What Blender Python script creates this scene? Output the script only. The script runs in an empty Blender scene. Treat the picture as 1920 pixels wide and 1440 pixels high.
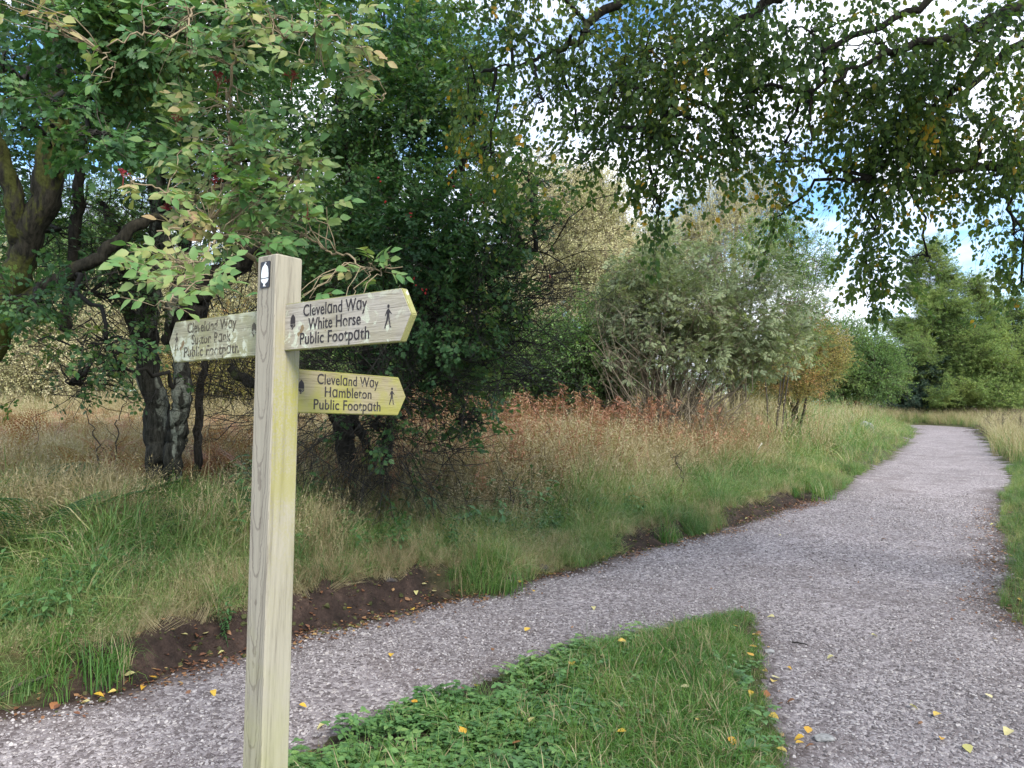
import bpy, bmesh, math, random
import numpy as np
from mathutils import Vector, Matrix, Euler

rng = np.random.default_rng(7)
random.seed(7)
SC = bpy.context.scene
COL = SC.collection
R = math.radians

# ------------------------------------------------------------------ camera, sky, sun, exposure
PITCH, ROLL, CAMH, FPX = R(3.2), R(0.7), 1.55, 1440.0
cd = bpy.data.cameras.new('camera'); cam = bpy.data.objects.new('camera', cd); COL.objects.link(cam)
cd.sensor_width = 36.0; cd.lens = 36.0 * FPX / 1920.0
cd.clip_start = 0.05; cd.clip_end = 3000
CM = Matrix.Rotation(R(90) + PITCH, 3, 'X') @ Matrix.Rotation(ROLL, 3, 'Z')
cam.matrix_world = Matrix.Translation((0, 0, CAMH)) @ CM.to_4x4()
SC.camera = cam

SUN_EL, SUN_AZ = R(38), R(-58)      # direction the light comes from: azimuth measured from +X towards +Y
w = bpy.data.worlds.new('World'); SC.world = w; w.use_nodes = True
nt = w.node_tree; nt.nodes.clear()
def N(t, kind, **kw):
    n = t.nodes.new(kind)
    for k, v in kw.items(): setattr(n, k, v)
    return n
out = N(nt, 'ShaderNodeOutputWorld'); bg = N(nt, 'ShaderNodeBackground'); bg.inputs[1].default_value = 0.11
sky = N(nt, 'ShaderNodeTexSky', sky_type='NISHITA', sun_disc=False, sun_elevation=SUN_EL, sun_rotation=R(90) - SUN_AZ,
        air_density=1.0, dust_density=0.6, ozone_density=1.6, altitude=300)
tc = N(nt, 'ShaderNodeTexCoord'); sep = N(nt, 'ShaderNodeSeparateXYZ'); nt.links.new(tc.outputs['Generated'], sep.inputs[0])
mp = N(nt, 'ShaderNodeMapping'); mp.inputs['Scale'].default_value = (1.0, 1.0, 2.2); mp.inputs['Location'].default_value = (3.1, 2.2, 0.0)
nt.links.new(tc.outputs['Generated'], mp.inputs[0])
nz = N(nt, 'ShaderNodeTexNoise'); nz.inputs['Scale'].default_value = 2.6; nz.inputs['Detail'].default_value = 7; nz.inputs['Roughness'].default_value = 0.55
nt.links.new(mp.outputs[0], nz.inputs['Vector'])
cr = N(nt, 'ShaderNodeValToRGB'); cr.color_ramp.elements[0].position = 0.42; cr.color_ramp.elements[1].position = 0.55
nt.links.new(nz.outputs['Fac'], cr.inputs[0])
nz2 = N(nt, 'ShaderNodeTexNoise'); nz2.inputs['Scale'].default_value = 5.0; nz2.inputs['Detail'].default_value = 5
nt.links.new(mp.outputs[0], nz2.inputs['Vector'])
cr2 = N(nt, 'ShaderNodeValToRGB'); e = cr2.color_ramp.elements
e[0].position = 0.3; e[0].color = (7.2, 7.8, 9.3, 1); e[1].position = 0.65; e[1].color = (10.8, 11.3, 12.2, 1)
nt.links.new(nz2.outputs['Fac'], cr2.inputs[0])
mx = N(nt, 'ShaderNodeMix', data_type='RGBA')
skm = N(nt, 'ShaderNodeMix', data_type='RGBA', blend_type='MULTIPLY'); skm.inputs[0].default_value = 1; skm.inputs[7].default_value = (1.15, 1.5, 1.65, 1)
nt.links.new(sky.outputs[0], skm.inputs[6])
nt.links.new(cr.outputs[0], mx.inputs[0]); nt.links.new(skm.outputs[2], mx.inputs[6]); nt.links.new(cr2.outputs[0], mx.inputs[7])
nt.links.new(mx.outputs[2], bg.inputs[0]); nt.links.new(bg.outputs[0], out.inputs[0])

sl = bpy.data.lights.new('sun', 'SUN'); so = bpy.data.objects.new('sun', sl); COL.objects.link(so)
sl.energy = 3.2; sl.angle = R(20); sl.color = (1.0, 0.94, 0.84)
sd_ = Vector((math.cos(SUN_EL) * math.cos(SUN_AZ), math.cos(SUN_EL) * math.sin(SUN_AZ), math.sin(SUN_EL)))
so.rotation_euler = sd_.to_track_quat('Z', 'Y').to_euler()
SC.view_settings.view_transform = 'Standard'; SC.view_settings.look = 'None'
SC.view_settings.exposure = 0.92; SC.view_settings.gamma = 1.0; SC.view_settings.use_curve_mapping = False
SC.cycles.max_bounces = 7; SC.cycles.diffuse_bounces = 4; SC.cycles.transmission_bounces = 4
SC.cycles.use_denoising = True

# ------------------------------------------------------------------ pixel helpers (photo pixels 1920x1440 -> place)
CMn = np.array(CM)
def W(px, py, d):
    """the point seen at photo pixel px, py at forward distance d"""
    v = np.array([(px - 960) / FPX * d, (720 - py) / FPX * d, -d])
    return CMn @ v + np.array([0, 0, CAMH])
SLOPE = 0.04
def gp(px, py):
    v = CMn @ np.array([(px - 960) / FPX, (720 - py) / FPX, -1.0])
    t = CAMH / (SLOPE * v[1] - v[2])
    return np.array([v[0] * t, v[1] * t])
def project(P):
    q = (np.asarray(P) - np.array([0, 0, CAMH])) @ CMn
    z = np.maximum(-q[..., 2], 1e-3)
    return np.stack([960 + q[..., 0] / z * FPX, 720 - q[..., 1] / z * FPX, -q[..., 2]], -1)

# ------------------------------------------------------------------ noise
_H = np.random.default_rng(3).random((256, 256))
def vnoise(x, y, s=1.0, o=0):
    x = np.asarray(x, float) * s + 37.3 + o * 17.7; y = np.asarray(y, float) * s + 91.1 + o * 5.3
    xi = np.floor(x).astype(int); yi = np.floor(y).astype(int); fx = x - xi; fy = y - yi
    fx = fx * fx * (3 - 2 * fx); fy = fy * fy * (3 - 2 * fy)
    a = _H[xi % 256, yi % 256]; b = _H[(xi + 1) % 256, yi % 256]; c = _H[xi % 256, (yi + 1) % 256]; d = _H[(xi + 1) % 256, (yi + 1) % 256]
    return (a * (1 - fx) + b * fx) * (1 - fy) + (c * (1 - fx) + d * fx) * fy
def fbm(x, y, s=1.0, o=0, n=3):
    return sum(vnoise(x, y, s * 2 ** k, o + k) * 0.5 ** k for k in range(n)) / sum(0.5 ** k for k in range(n))
def sst(a, b, x):
    t = np.clip((x - a) / (b - a), 0, 1); return t * t * (3 - 2 * t)

# ------------------------------------------------------------------ tagging and mesh helpers
def tag(o, label=None, cat=None, group=None, kind=None):
    if label: o['label'] = label
    if cat: o['category'] = cat
    if group: o['group'] = group
    if kind: o['kind'] = kind
    return o
def empty(name, loc, label, cat, group=None):
    o = bpy.data.objects.new(name, None); COL.objects.link(o); o.location = tuple(map(float, loc)); o.empty_display_size = 0.1
    return tag(o, label, cat, group)
def link(name, me, parent=None):
    o = bpy.data.objects.new(name, me); COL.objects.link(o)
    if parent is not None:
        o.parent = parent; o.location = -parent.location
    return o
class MB:
    """collects polygons; build() links them as ONE mesh object"""
    def __init__(s): s.V = []; s.F = []; s.M = []; s.A = []; s.n = 0
    def add(s, V, F, mat=0, a=0.5):
        V = np.asarray(V, float); s.V.append(V)
        for f in F: s.F.append(tuple(int(i) + s.n for i in f)); s.M.append(mat); s.A.append(a)
        s.n += len(V)
    def tube(s, P, Rd, sides=6, mat=0, a=0.5, wob=0.0):
        P = np.asarray(P, float); m = len(P); Rd = np.broadcast_to(np.asarray(Rd, float), (m,))
        T = np.gradient(P, axis=0); T /= np.linalg.norm(T, axis=1)[:, None] + 1e-9
        up = np.array([0, 0, 1.0]) if abs(T[:, 2]).mean() < 0.8 else np.array([1.0, 0, 0])
        A = np.cross(T, up); A /= np.linalg.norm(A, axis=1)[:, None] + 1e-9; B = np.cross(T, A)
        th = np.arange(sides) / sides * 2 * np.pi
        rr = Rd[:, None] * np.ones((m, sides))
        if wob: 
            ph = rng.random(3) * 6
            rr = rr * (1 + wob * (np.sin(th[None] * 2 + ph[0] + np.arange(m)[:, None] * .35) * .6 + np.sin(th[None] * 3 + ph[1] - np.arange(m)[:, None] * .2) * .5 + rng.normal(0, .35, (m, sides))))
        V = P[:, None] + rr[..., None] * (np.cos(th)[None, :, None] * A[:, None] + np.sin(th)[None, :, None] * B[:, None])
        V = V.reshape(-1, 3); F = []
        for i in range(m - 1):
            for j in range(sides):
                k = (j + 1) % sides; F.append((i * sides + j, i * sides + k, (i + 1) * sides + k, (i + 1) * sides + j))
        F.append(tuple(range(sides))[::-1]); F.append(tuple((m - 1) * sides + j for j in range(sides)))
        s.add(V, F, mat, a)
    def mesh(s, name, mats, smooth=False):
        me = bpy.data.meshes.new(name)
        me.from_pydata(np.concatenate(s.V).tolist(), [], s.F)
        for m in mats: me.materials.append(m)
        me.polygons.foreach_set('material_index', s.M)
        at = me.attributes.new('lr', 'FLOAT', 'FACE'); at.data.foreach_set('value', np.array(s.A, dtype=np.float32))
        if smooth: me.polygons.foreach_set('use_smooth', [True] * len(me.polygons))
        me.update(); return me
    def build(s, name, mats, parent=None, smooth=False):
        return link(name, s.mesh(name, mats, smooth), parent)

# ------------------------------------------------------------------ materials
def newmat(name):
    m = bpy.data.materials.new(name); m.use_nodes = True; t = m.node_tree; t.nodes.clear()
    return m, t, N(t, 'ShaderNodeOutputMaterial')
def ramp(t, stops, inp):
    r = N(t, 'ShaderNodeValToRGB'); e = r.color_ramp.elements
    while len(e) < len(stops): e.new(0.5)
    for k, (p, c) in enumerate(stops): e[k].position = p; e[k].color = (*c, 1)
    t.links.new(inp, r.inputs[0]); return r.outputs[0]
def math_(t, op, a, b, c=None, clamp=False):
    n = N(t, 'ShaderNodeMath', operation=op, use_clamp=clamp)
    for i, v in enumerate((a, b) + ((c,) if c is not None else ())):
        if hasattr(v, 'name'): t.links.new(v, n.inputs[i])
        else: n.inputs[i].default_value = v
    return n.outputs[0]
def noise(t, vec, scale, detail=3, rough=0.5, dist=0.0, out='Fac'):
    n = N(t, 'ShaderNodeTexNoise'); n.inputs['Scale'].default_value = scale; n.inputs['Detail'].default_value = detail
    n.inputs['Roughness'].default_value = rough; n.inputs['Distortion'].default_value = dist
    t.links.new(vec, n.inputs['Vector']); return n.outputs[out]
def mixc(t, f, a, b, blend='MIX'):
    n = N(t, 'ShaderNodeMix', data_type='RGBA', blend_type=blend)
    for i, v in ((0, f), (6, a), (7, b)):
        if hasattr(v, 'name'): t.links.new(v, n.inputs[i])
        else: n.inputs[i].default_value = v if i == 0 else (*v, 1)
    return n.outputs[2]
def leafmat(name, stops, trans=0.35, rough=0.5, clump=0.5, cl_scale=1.1, spec=0.35):
    """leaf colour from a per-leaf value, a per-twig value and slow patches in space"""
    m, t, o = newmat(name)
    at = N(t, 'ShaderNodeAttribute', attribute_name='lr'); oi = N(t, 'ShaderNodeObjectInfo'); g = N(t, 'ShaderNodeNewGeometry')
    nf = noise(t, g.outputs['Position'], cl_scale, 2)
    a = math_(t, 'MULTIPLY', at.outputs['Fac'], 0.45); b = math_(t, 'MULTIPLY_ADD', oi.outputs['Random'], 0.35, a)
    c = math_(t, 'SUBTRACT', nf, 0.5); c = math_(t, 'MULTIPLY_ADD', c, clump * 2, b); c = math_(t, 'ADD', c, 0.1, clamp=True)
    col = ramp(t, stops, c)
    p = N(t, 'ShaderNodeBsdfPrincipled'); t.links.new(col, p.inputs['Base Color']); p.inputs['Roughness'].default_value = rough
    p.inputs['Specular IOR Level'].default_value = spec
    tr = N(t, 'ShaderNodeBsdfTranslucent'); tcol = mixc(t, 1.0, col, (1.25, 1.35, 0.6), 'MULTIPLY'); t.links.new(tcol, tr.inputs[0])
    ms = N(t, 'ShaderNodeMixShader'); ms.inputs[0].default_value = trans
    t.links.new(p.outputs[0], ms.inputs[1]); t.links.new(tr.outputs[0], ms.inputs[2]); t.links.new(ms.outputs[0], o.inputs[0])
    return m
def bark(name, c1, c2, c3=None, thr=0.55, scale=8.0, lich=2.5, bump=0.6):
    """bark: c1 dark, c2 ridge, c3 moss or lichen in patches"""
    m, t, o = newmat(name); g = N(t, 'ShaderNodeNewGeometry')
    mp = N(t, 'ShaderNodeMapping'); mp.inputs['Scale'].default_value = (1, 1, 0.22); t.links.new(g.outputs['Position'], mp.inputs[0])
    n1 = noise(t, mp.outputs[0], scale * 4, 5, 0.65); col = ramp(t, [(0.38, c1), (0.62, c2)], n1)
    if c3:
        n2 = noise(t, mp.outputs[0], lich, 6, 0.65, 0.4); f = ramp(t, [(thr, (0, 0, 0)), (thr + 0.05, (1, 1, 1))], n2)
        n3 = noise(t, g.outputs['Position'], 45, 3); c3v = ramp(t, [(0.3, tuple(v * .55 for v in c3)), (0.7, tuple(v * 1.2 for v in c3))], n3)
        col = mixc(t, f, col, c3v)
    p = N(t, 'ShaderNodeBsdfPrincipled'); p.inputs['Roughness'].default_value = 0.9; p.inputs['Specular IOR Level'].default_value = 0.15
    b = N(t, 'ShaderNodeBump'); b.inputs['Strength'].default_value = bump; b.inputs['Distance'].default_value = 0.02
    t.links.new(n1, b.inputs['Height']); t.links.new(b.outputs[0], p.inputs['Normal'])
    t.links.new(col, p.inputs['Base Color']); t.links.new(p.outputs[0], o.inputs[0]); return m
def plain(name, c, rough=0.8, spec=0.3):
    m, t, o = newmat(name); p = N(t, 'ShaderNodeBsdfPrincipled'); oi = N(t, 'ShaderNodeObjectInfo')
    n = noise(t, N(t, 'ShaderNodeNewGeometry').outputs['Position'], 60, 3)
    t.links.new(ramp(t, [(0.3, tuple(v * .7 for v in c)), (0.7, tuple(min(1, v * 1.2) for v in c))], n), p.inputs['Base Color'])
    p.inputs['Roughness'].default_value = rough; p.inputs['Specular IOR Level'].default_value = spec
    t.links.new(p.outputs[0], o.inputs[0]); return m

M = {}
M['twig'] = plain('twig_bark', (0.055, 0.045, 0.035)); M['twig_pale'] = plain('pale_twig_bark', (0.17, 0.14, 0.10)); M['twig_dark'] = plain('dark_twig_bark', (0.022, 0.02, 0.017))
M['moss_bark'] = bark('mossy_bark', (0.014, 0.013, 0.010), (0.045, 0.04, 0.03), (0.075, 0.08, 0.022), 0.50, 9)
M['lichen_bark'] = bark('lichen_bark', (0.012, 0.012, 0.010), (0.05, 0.05, 0.042), (0.20, 0.215, 0.18), 0.52, 9, 4.5)
M['dark_bark'] = bark('dark_bark', (0.012, 0.011, 0.009), (0.045, 0.040, 0.033), (0.06, 0.07, 0.03), 0.6, 8)
M['birch_bark'] = bark('birch_bark', (0.03, 0.028, 0.026), (0.09, 0.085, 0.08), (0.5, 0.49, 0.46), 0.5, 4, 2.0)
M['haw'] = leafmat('hawthorn_leaf', [(0.05, (0.035, 0.085, 0.042)), (0.45, (0.07, 0.155, 0.065)), (0.8, (0.13, 0.215, 0.07)), (1.0, (0.24, 0.27, 0.07))], 0.4)
M['haw_l'] = leafmat('bright_hawthorn_leaf', [(0.05, (0.03, 0.075, 0.03)), (0.5, (0.07, 0.16, 0.055)), (0.85, (0.13, 0.21, 0.06)), (1.0, (0.30, 0.28, 0.07))], 0.32)
M['birch'] = leafmat('birch_leaf', [(0.05, (0.04, 0.085, 0.035)), (0.5, (0.085, 0.15, 0.045)), (0.82, (0.15, 0.20, 0.045)), (0.92, (0.45, 0.28, 0.03)), (1.0, (0.55, 0.28, 0.03))], 0.5, clump=0.45, cl_scale=1.8)
M['elder'] = leafmat('elder_leaf', [(0.0, (0.06, 0.15, 0.055)), (0.35, (0.11, 0.22, 0.07)), (0.6, (0.19, 0.26, 0.085)), (0.8, (0.32, 0.31, 0.13)), (1.0, (0.42, 0.27, 0.17))], 0.3, clump=0.7, cl_scale=2.2)
M['elder_stem'] = plain('elder_stem', (0.24, 0.19, 0.12)); M['elder_red'] = plain('elder_umbel', (0.22, 0.02, 0.03))
M['gold'] = leafmat('golden_leaf', [(0.1, (0.34, 0.35, 0.16)), (0.5, (0.60, 0.56, 0.31)), (0.9, (0.76, 0.68, 0.46))], 0.12, clump=0.6, cl_scale=0.5)
M['rowan'] = leafmat('rowan_leaf', [(0.05, (0.11, 0.14, 0.085)), (0.5, (0.20, 0.25, 0.14)), (0.9, (0.36, 0.41, 0.22)), (1.0, (0.40, 0.38, 0.19))], 0.28, clump=0.6, cl_scale=0.7)
M['green'] = leafmat('green_leaf', [(0.05, (0.06, 0.12, 0.04)), (0.5, (0.14, 0.25, 0.08)), (0.95, (0.27, 0.36, 0.12))], 0.35, clump=0.6, cl_scale=0.5)
M['larch'] = leafmat('larch_needle', [(0.05, (0.09, 0.16, 0.05)), (0.5, (0.22, 0.32, 0.09)), (0.95, (0.38, 0.43, 0.13))], 0.3, clump=0.6, cl_scale=0.35)
M['pine'] = leafmat('pine_needle', [(0.05, (0.02, 0.045, 0.035)), (0.5, (0.045, 0.09, 0.06)), (0.95, (0.10, 0.15, 0.09))], 0.15, clump=0.5, cl_scale=0.5)
M['orange'] = leafmat('orange_leaf', [(0.1, (0.24, 0.24, 0.07)), (0.6, (0.38, 0.33, 0.13)), (0.95, (0.46, 0.24, 0.10))], 0.35, clump=0.7, cl_scale=0.6)
M['bracken'] = leafmat('brown_bracken', [(0.0, (0.11, 0.05, 0.03)), (0.4, (0.27, 0.12, 0.065)), (0.75, (0.36, 0.21, 0.11)), (1.0, (0.27, 0.26, 0.08))], 0.25, clump=0.6, cl_scale=0.7)
M['fern'] = leafmat('green_fern', [(0.0, (0.02, 0.06, 0.015)), (0.5, (0.045, 0.11, 0.03)), (1.0, (0.10, 0.16, 0.04))], 0.3)
M['grass'] = leafmat('green_grass', [(0.0, (0.045, 0.12, 0.03)), (0.45, (0.09, 0.20, 0.042)), (0.75, (0.15, 0.25, 0.055)), (1.0, (0.34, 0.33, 0.12))], 0.35, clump=0.35, cl_scale=1.4)
M['grass_l'] = leafmat('mixed_grass', [(0.0, (0.05, 0.11, 0.035)), (0.45, (0.11, 0.21, 0.055)), (0.68, (0.20, 0.28, 0.085)), (0.86, (0.36, 0.33, 0.15)), (1.0, (0.42, 0.36, 0.21))], 0.3, clump=0.7, cl_scale=0.9)
M['straw'] = leafmat('straw_grass', [(0.0, (0.16, 0.115, 0.06)), (0.45, (0.33, 0.275, 0.155)), (0.8, (0.46, 0.39, 0.24)), (1.0, (0.34, 0.21, 0.13))], 0.25, clump=0.5, cl_scale=0.9)
M['nettle'] = leafmat('nettle_leaf', [(0.0, (0.025, 0.07, 0.025)), (0.5, (0.06, 0.14, 0.045)), (1.0, (0.12, 0.22, 0.07))], 0.28)
M['herb'] = leafmat('herb_leaf', [(0.0, (0.05, 0.11, 0.045)), (0.5, (0.11, 0.23, 0.075)), (1.0, (0.22, 0.33, 0.10))], 0.28)
M['russet'] = leafmat('russet_stem', [(0.0, (0.17, 0.065, 0.04)), (0.5, (0.35, 0.17, 0.105)), (1.0, (0.42, 0.27, 0.16))], 0.2, clump=0.6)
M['heather'] = leafmat('heather', [(0.0, (0.08, 0.05, 0.045)), (0.5, (0.20, 0.13, 0.11)), (1.0, (0.28, 0.24, 0.11))], 0.15)
M['litter'] = leafmat('litter_leaf', [(0.0, (0.07, 0.03, 0.02)), (0.45, (0.17, 0.075, 0.04)), (0.75, (0.30, 0.16, 0.08)), (0.92, (0.40, 0.27, 0.12)), (1.0, (0.55, 0.33, 0.05))], 0.15, clump=0.2)
M['yellow'] = leafmat('yellow_leaf', [(0.0, (0.55, 0.26, 0.03)), (0.5, (0.60, 0.38, 0.05)), (1.0, (0.62, 0.50, 0.18))], 0.15, clump=0.1)
M['cream'] = leafmat('cream_leaf', [(0.0, (0.45, 0.42, 0.14)), (1.0, (0.60, 0.52, 0.28))], 0.15, clump=0.1)
M['brown'] = leafmat('brown_leaf', [(0.0, (0.20, 0.08, 0.035)), (1.0, (0.38, 0.18, 0.07))], 0.1, clump=0.1)
M['berry'] = plain('red_berry', (0.42, 0.015, 0.02), 0.35, 0.5)

# ------------------------------------------------------------------ ground shape
Lp = [(-700, 1545), (-300, 1430), (0, 1338), (120, 1318), (240, 1284), (360, 1250), (480, 1216), (640, 1172), (760, 1146), (840, 1128), (930, 1110), (1010, 1082), (1100, 1060), (1180, 1036), (1300, 1008), (1400, 980),
      (1440, 962), (1500, 948), (1580, 922), (1600, 896), (1650, 872), (1690, 842), (1712, 820), (1716, 804), (1690, 799), (1640, 797)]
Lw = np.array([gp(*p) for p in Lp])
LEFT = np.vstack([Lw, [[-40, 66], [-400, 66], [-400, -30], [-9, -6]]])
Rp = [(1640, 795.5), (1740, 796.5), (1800, 800), (1836, 806), (1852, 830), (1880, 868), (1900, 900), (1880, 935), (1876, 985), (1896, 1050), (1900, 1085), (1882, 1140), (1925, 1172), (2060, 1200), (2300, 1400)]
Rw = np.array([gp(*p) for p in Rp])
RIGHT = np.vstack([[[-40, 70]], Rw, [[6, -20], [400, -20], [400, 800], [-400, 800], [-400, 70]]])
Ip = [(420, 1700), (440, 1560), (500, 1450), (600, 1400), (720, 1340), (850, 1300), (1000, 1246), (1100, 1212), (1250, 1180), (1340, 1156), (1402, 1148), (1428, 1180), (1418, 1225), (1424, 1280), (1450, 1340), (1490, 1440), (1540, 1600)]
ISL = np.vstack([np.array([gp(*p) for p in Ip]), [[0.6, 0.2], [-0.9, 0.2]]])
def sdist(X, Y, poly):
    """signed distance, positive inside"""
    X = np.asarray(X, float).ravel(); Y = np.asarray(Y, float).ravel()
    d = np.full(X.shape, 1e9); ins = np.zeros(X.shape, bool); n = len(poly)
    for i in range(n):
        x0, y0 = poly[i]; x1, y1 = poly[(i + 1) % n]; dx, dy = x1 - x0, y1 - y0
        t = np.clip(((X - x0) * dx + (Y - y0) * dy) / (dx * dx + dy * dy + 1e-12), 0, 1)
        d = np.minimum(d, (X - x0 - t * dx) ** 2 + (Y - y0 - t * dy) ** 2)
        c = ((y0 > Y) != (y1 > Y)); 
        with np.errstate(divide='ignore', invalid='ignore'): xi = (x1 - x0) * (Y - y0) / (y1 - y0) + x0
        ins ^= c & (X < xi)
    return np.sqrt(d) * np.where(ins, 1, -1)
def fields(X, Y):
    X = np.asarray(X, float).ravel(); Y = np.asarray(Y, float).ravel()
    jit = (fbm(X, Y, 3.5, 5) - .5) * .22
    return sdist(X, Y, LEFT) + jit, sdist(X, Y, RIGHT) + jit, sdist(X, Y, ISL) + jit * .5
def bankamp(X, Y):
    u = X * 0.9 + Y * 0.45
    a = np.where(Y < 6.6, 1.0, np.where(vnoise(u, 0 * u, 0.9, 3) > .5, .8, .38))
    return a * (1 - .55 * sst(8, 15, Y))
def height(X, Y, F=None):
    X = np.asarray(X, float).ravel(); Y = np.asarray(Y, float).ravel()
    a, b, c = F if F is not None else fields(X, Y)
    z = SLOPE * np.minimum(Y, 62) + 0.01 * np.maximum(Y - 62, 0)
    z = z + np.where(a > -0.3, .20 * bankamp(X, Y) * sst(0.02, 0.30, a + (vnoise(X, Y, 5, 44) - .5) * .12) * (0.8 + .4 * vnoise(X, Y, 2.3, 8)), 0)
    z = z + np.where(a > 0, .028 * np.clip(a, 0, 14) + (fbm(X, Y, .9, 2) - .5) * .16 * sst(.2, 1.5, a) + ((vnoise(X, Y, 7, 4) - .5) * .06 + (vnoise(X, Y, 17, 14) - .5) * .05) * sst(.0, .2, a), 0)
    z = z + np.where(b > 0, .08 * sst(0, .4, b) + .05 * np.clip(b, 0, 9) + (fbm(X, Y, .8, 6) - .5) * .2 * sst(0, 1.5, b), 0)
    z = z + np.where(c > 0, .035 * sst(0, .2, c) + (fbm(X, Y, 2.4, 9) - .5) * .05 * sst(0, .3, c), 0)
    z = z + np.where((a < 0) & (b < 0) & (c < 0), (fbm(X, Y, 1.1, 12) - .5) * .05, 0)
    return z
def gz(x, y): return float(height([x], [y])[0])
def gh(px, py):
    """the spot on the real, uneven ground seen at photo pixel px, py"""
    v = CMn @ np.array([(px - 960) / FPX, (720 - py) / FPX, -1.0]); t = np.linspace(1.5, 60, 3000) ** 1.0
    X, Y, Z = v[0] * t, v[1] * t, CAMH + v[2] * t; u = np.where(Z <= height(X, Y))[0]
    k = u[0] if len(u) else -1; return np.array([X[k], Y[k]])

def axis(lo, flo, fhi, hi, st, g):
    a = list(np.arange(flo, fhi, st)); s = st; v = a[-1]
    while v < hi: s *= g; v += s; a.append(v)
    s = st; v = flo
    while v > lo: s *= g; v -= s; a.insert(0, v)
    return np.array(a)
xs = axis(-500, -4.5, 5.5, 500, .045, 1.045); ys = axis(-30, 2.0, 8.5, 700, .045, 1.035)
GX, GY = np.meshgrid(xs, ys); nx, ny = len(xs), len(ys)
FF = fields(GX, GY); GZ = height(GX, GY, FF)
idx = np.arange(nx * ny).reshape(ny, nx)
Q = np.stack([idx[:-1, :-1], idx[:-1, 1:], idx[1:, 1:], idx[1:, :-1]], -1).reshape(-1, 4)
land = np.maximum(np.maximum(FF[0], FF[1]), FF[2])
qpath = (land[Q].mean(1) < 0.0)
def gridmesh(name, sel, mat, attrs):
    q = Q[sel]; used, inv = np.unique(q, return_inverse=True); inv = inv.reshape(q.shape)
    V = np.stack([GX.ravel()[used], GY.ravel()[used], GZ[used]], 1)
    me = bpy.data.meshes.new(name); me.vertices.add(len(V)); me.vertices.foreach_set('co', V.astype(np.float32).ravel())
    me.loops.add(inv.size); me.loops.foreach_set('vertex_index', inv.astype(np.int32).ravel())
    me.polygons.add(len(inv)); me.polygons.foreach_set('loop_start', np.arange(0, inv.size, 4, dtype=np.int32))
    me.polygons.foreach_set('use_smooth', np.ones(len(inv), bool))
    for k, v in attrs.items():
        at = me.attributes.new(k, 'FLOAT', 'POINT'); at.data.foreach_set('value', v[used].astype(np.float32))
    me.update(calc_edges=True); me.validate(); me.materials.append(mat)
    return tag(link(name, me), kind='structure')
def soilmask(X, Y, a):
    """bare earth on the cut face of the bank"""
    p = np.where(Y < 6.4, 1.0 * sst(-2.5, -2.2, X) * np.clip(np.maximum(sst(.22, .42, vnoise(X * 1.1, Y * 1.1, 1.6, 47)), sst(-2.0, -1.7, X) * (1 - sst(-.7, .1, X + (fbm(X, Y, 3, 49) - .5)))), .3, 1), 0.25 + .7 * (vnoise(X * .9 + Y * .45, 0 * X, 0.9, 3) > .5))
    s = sst(-.16, .0, a) * (1 - sst(.25, .36, a + (vnoise(X, Y, 4.5, 48) - .5) * .16)) * p
    return np.where(Y < 16, s, 0) 
soil = soilmask(GX.ravel(), GY.ravel(), FF[0])
BARE = [(gp(700, 1405), .17), (gp(960, 1312), .20), (gp(880, 1330), .10), (gp(610, 1425), .12)]
def bare_mask(X, Y):
    v = sst(.60, .68, fbm(X, Y, 2.6, 31)) * .6; j = (fbm(X, Y, 9, 35) - .5) * .14
    for q, r_ in BARE: v = np.maximum(v, 1 - sst(r_ * 1.0, r_ * 1.5, np.hypot((X - q[0]) * .7, Y - q[1]) + j))
    return v
soil = np.maximum(soil, (FF[2] > 0) * bare_mask(GX.ravel(), GY.ravel()) * .9)
# ground material: soil and thatch under the grass
m, t, o = newmat('ground_soil'); g = N(t, 'ShaderNodeNewGeometry'); at = N(t, 'ShaderNodeAttribute', attribute_name='soil')
n1 = noise(t, g.outputs['Position'], 9, 6, .65); n2 = noise(t, g.outputs['Position'], 70, 4, .6)
th = ramp(t, [(.3, (.035, .04, .015)), (.5, (.07, .075, .03)), (.75, (.13, .10, .055))], n1)
so_ = ramp(t, [(.3, (.018, .013, .011)), (.55, (.042, .028, .023)), (.75, (.085, .056, .044))], n1)
col = mixc(t, at.outputs['Fac'], th, so_); col = mixc(t, .5, col, ramp(t, [(.3, (.4, .4, .4)), (.7, (1.3, 1.3, 1.3))], n2), 'MULTIPLY')
p = N(t, 'ShaderNodeBsdfPrincipled'); p.inputs['Roughness'].default_value = .95; p.inputs['Specular IOR Level'].default_value = .15
b = N(t, 'ShaderNodeBump'); b.inputs['Strength'].default_value = .9; b.inputs['Distance'].default_value = .03; t.links.new(n1, b.inputs['Height'])
b2 = N(t, 'ShaderNodeBump'); b2.inputs['Strength'].default_value = .6; b2.inputs['Distance'].default_value = .008; t.links.new(n2, b2.inputs['Height']); t.links.new(b.outputs[0], b2.inputs['Normal'])
t.links.new(b2.outputs[0], p.inputs['Normal']); t.links.new(col, p.inputs['Base Color']); t.links.new(p.outputs[0], o.inputs[0])
M['ground'] = m
STONE = [(.0, (.10, .083, .082)), (.3, (.195, .17, .172)), (.6, (.28, .25, .252)), (.88, (.37, .338, .338)), (1., (.45, .41, .39))]
m, t, o = newmat('gravel_surface'); g = N(t, 'ShaderNodeNewGeometry'); at = N(t, 'ShaderNodeAttribute', attribute_name='edge')
def vor(scale, feat='F1'):
    v = N(t, 'ShaderNodeTexVoronoi', feature=feat); v.inputs['Scale'].default_value = scale; t.links.new(g.outputs['Position'], v.inputs['Vector']); return v
v1 = vor(48); v2 = vor(48, 'DISTANCE_TO_EDGE'); v3 = vor(100)
sx = N(t, 'ShaderNodeSeparateColor'); t.links.new(v1.outputs['Color'], sx.inputs[0])
big = noise(t, g.outputs['Position'], .9, 4, .6)
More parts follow.
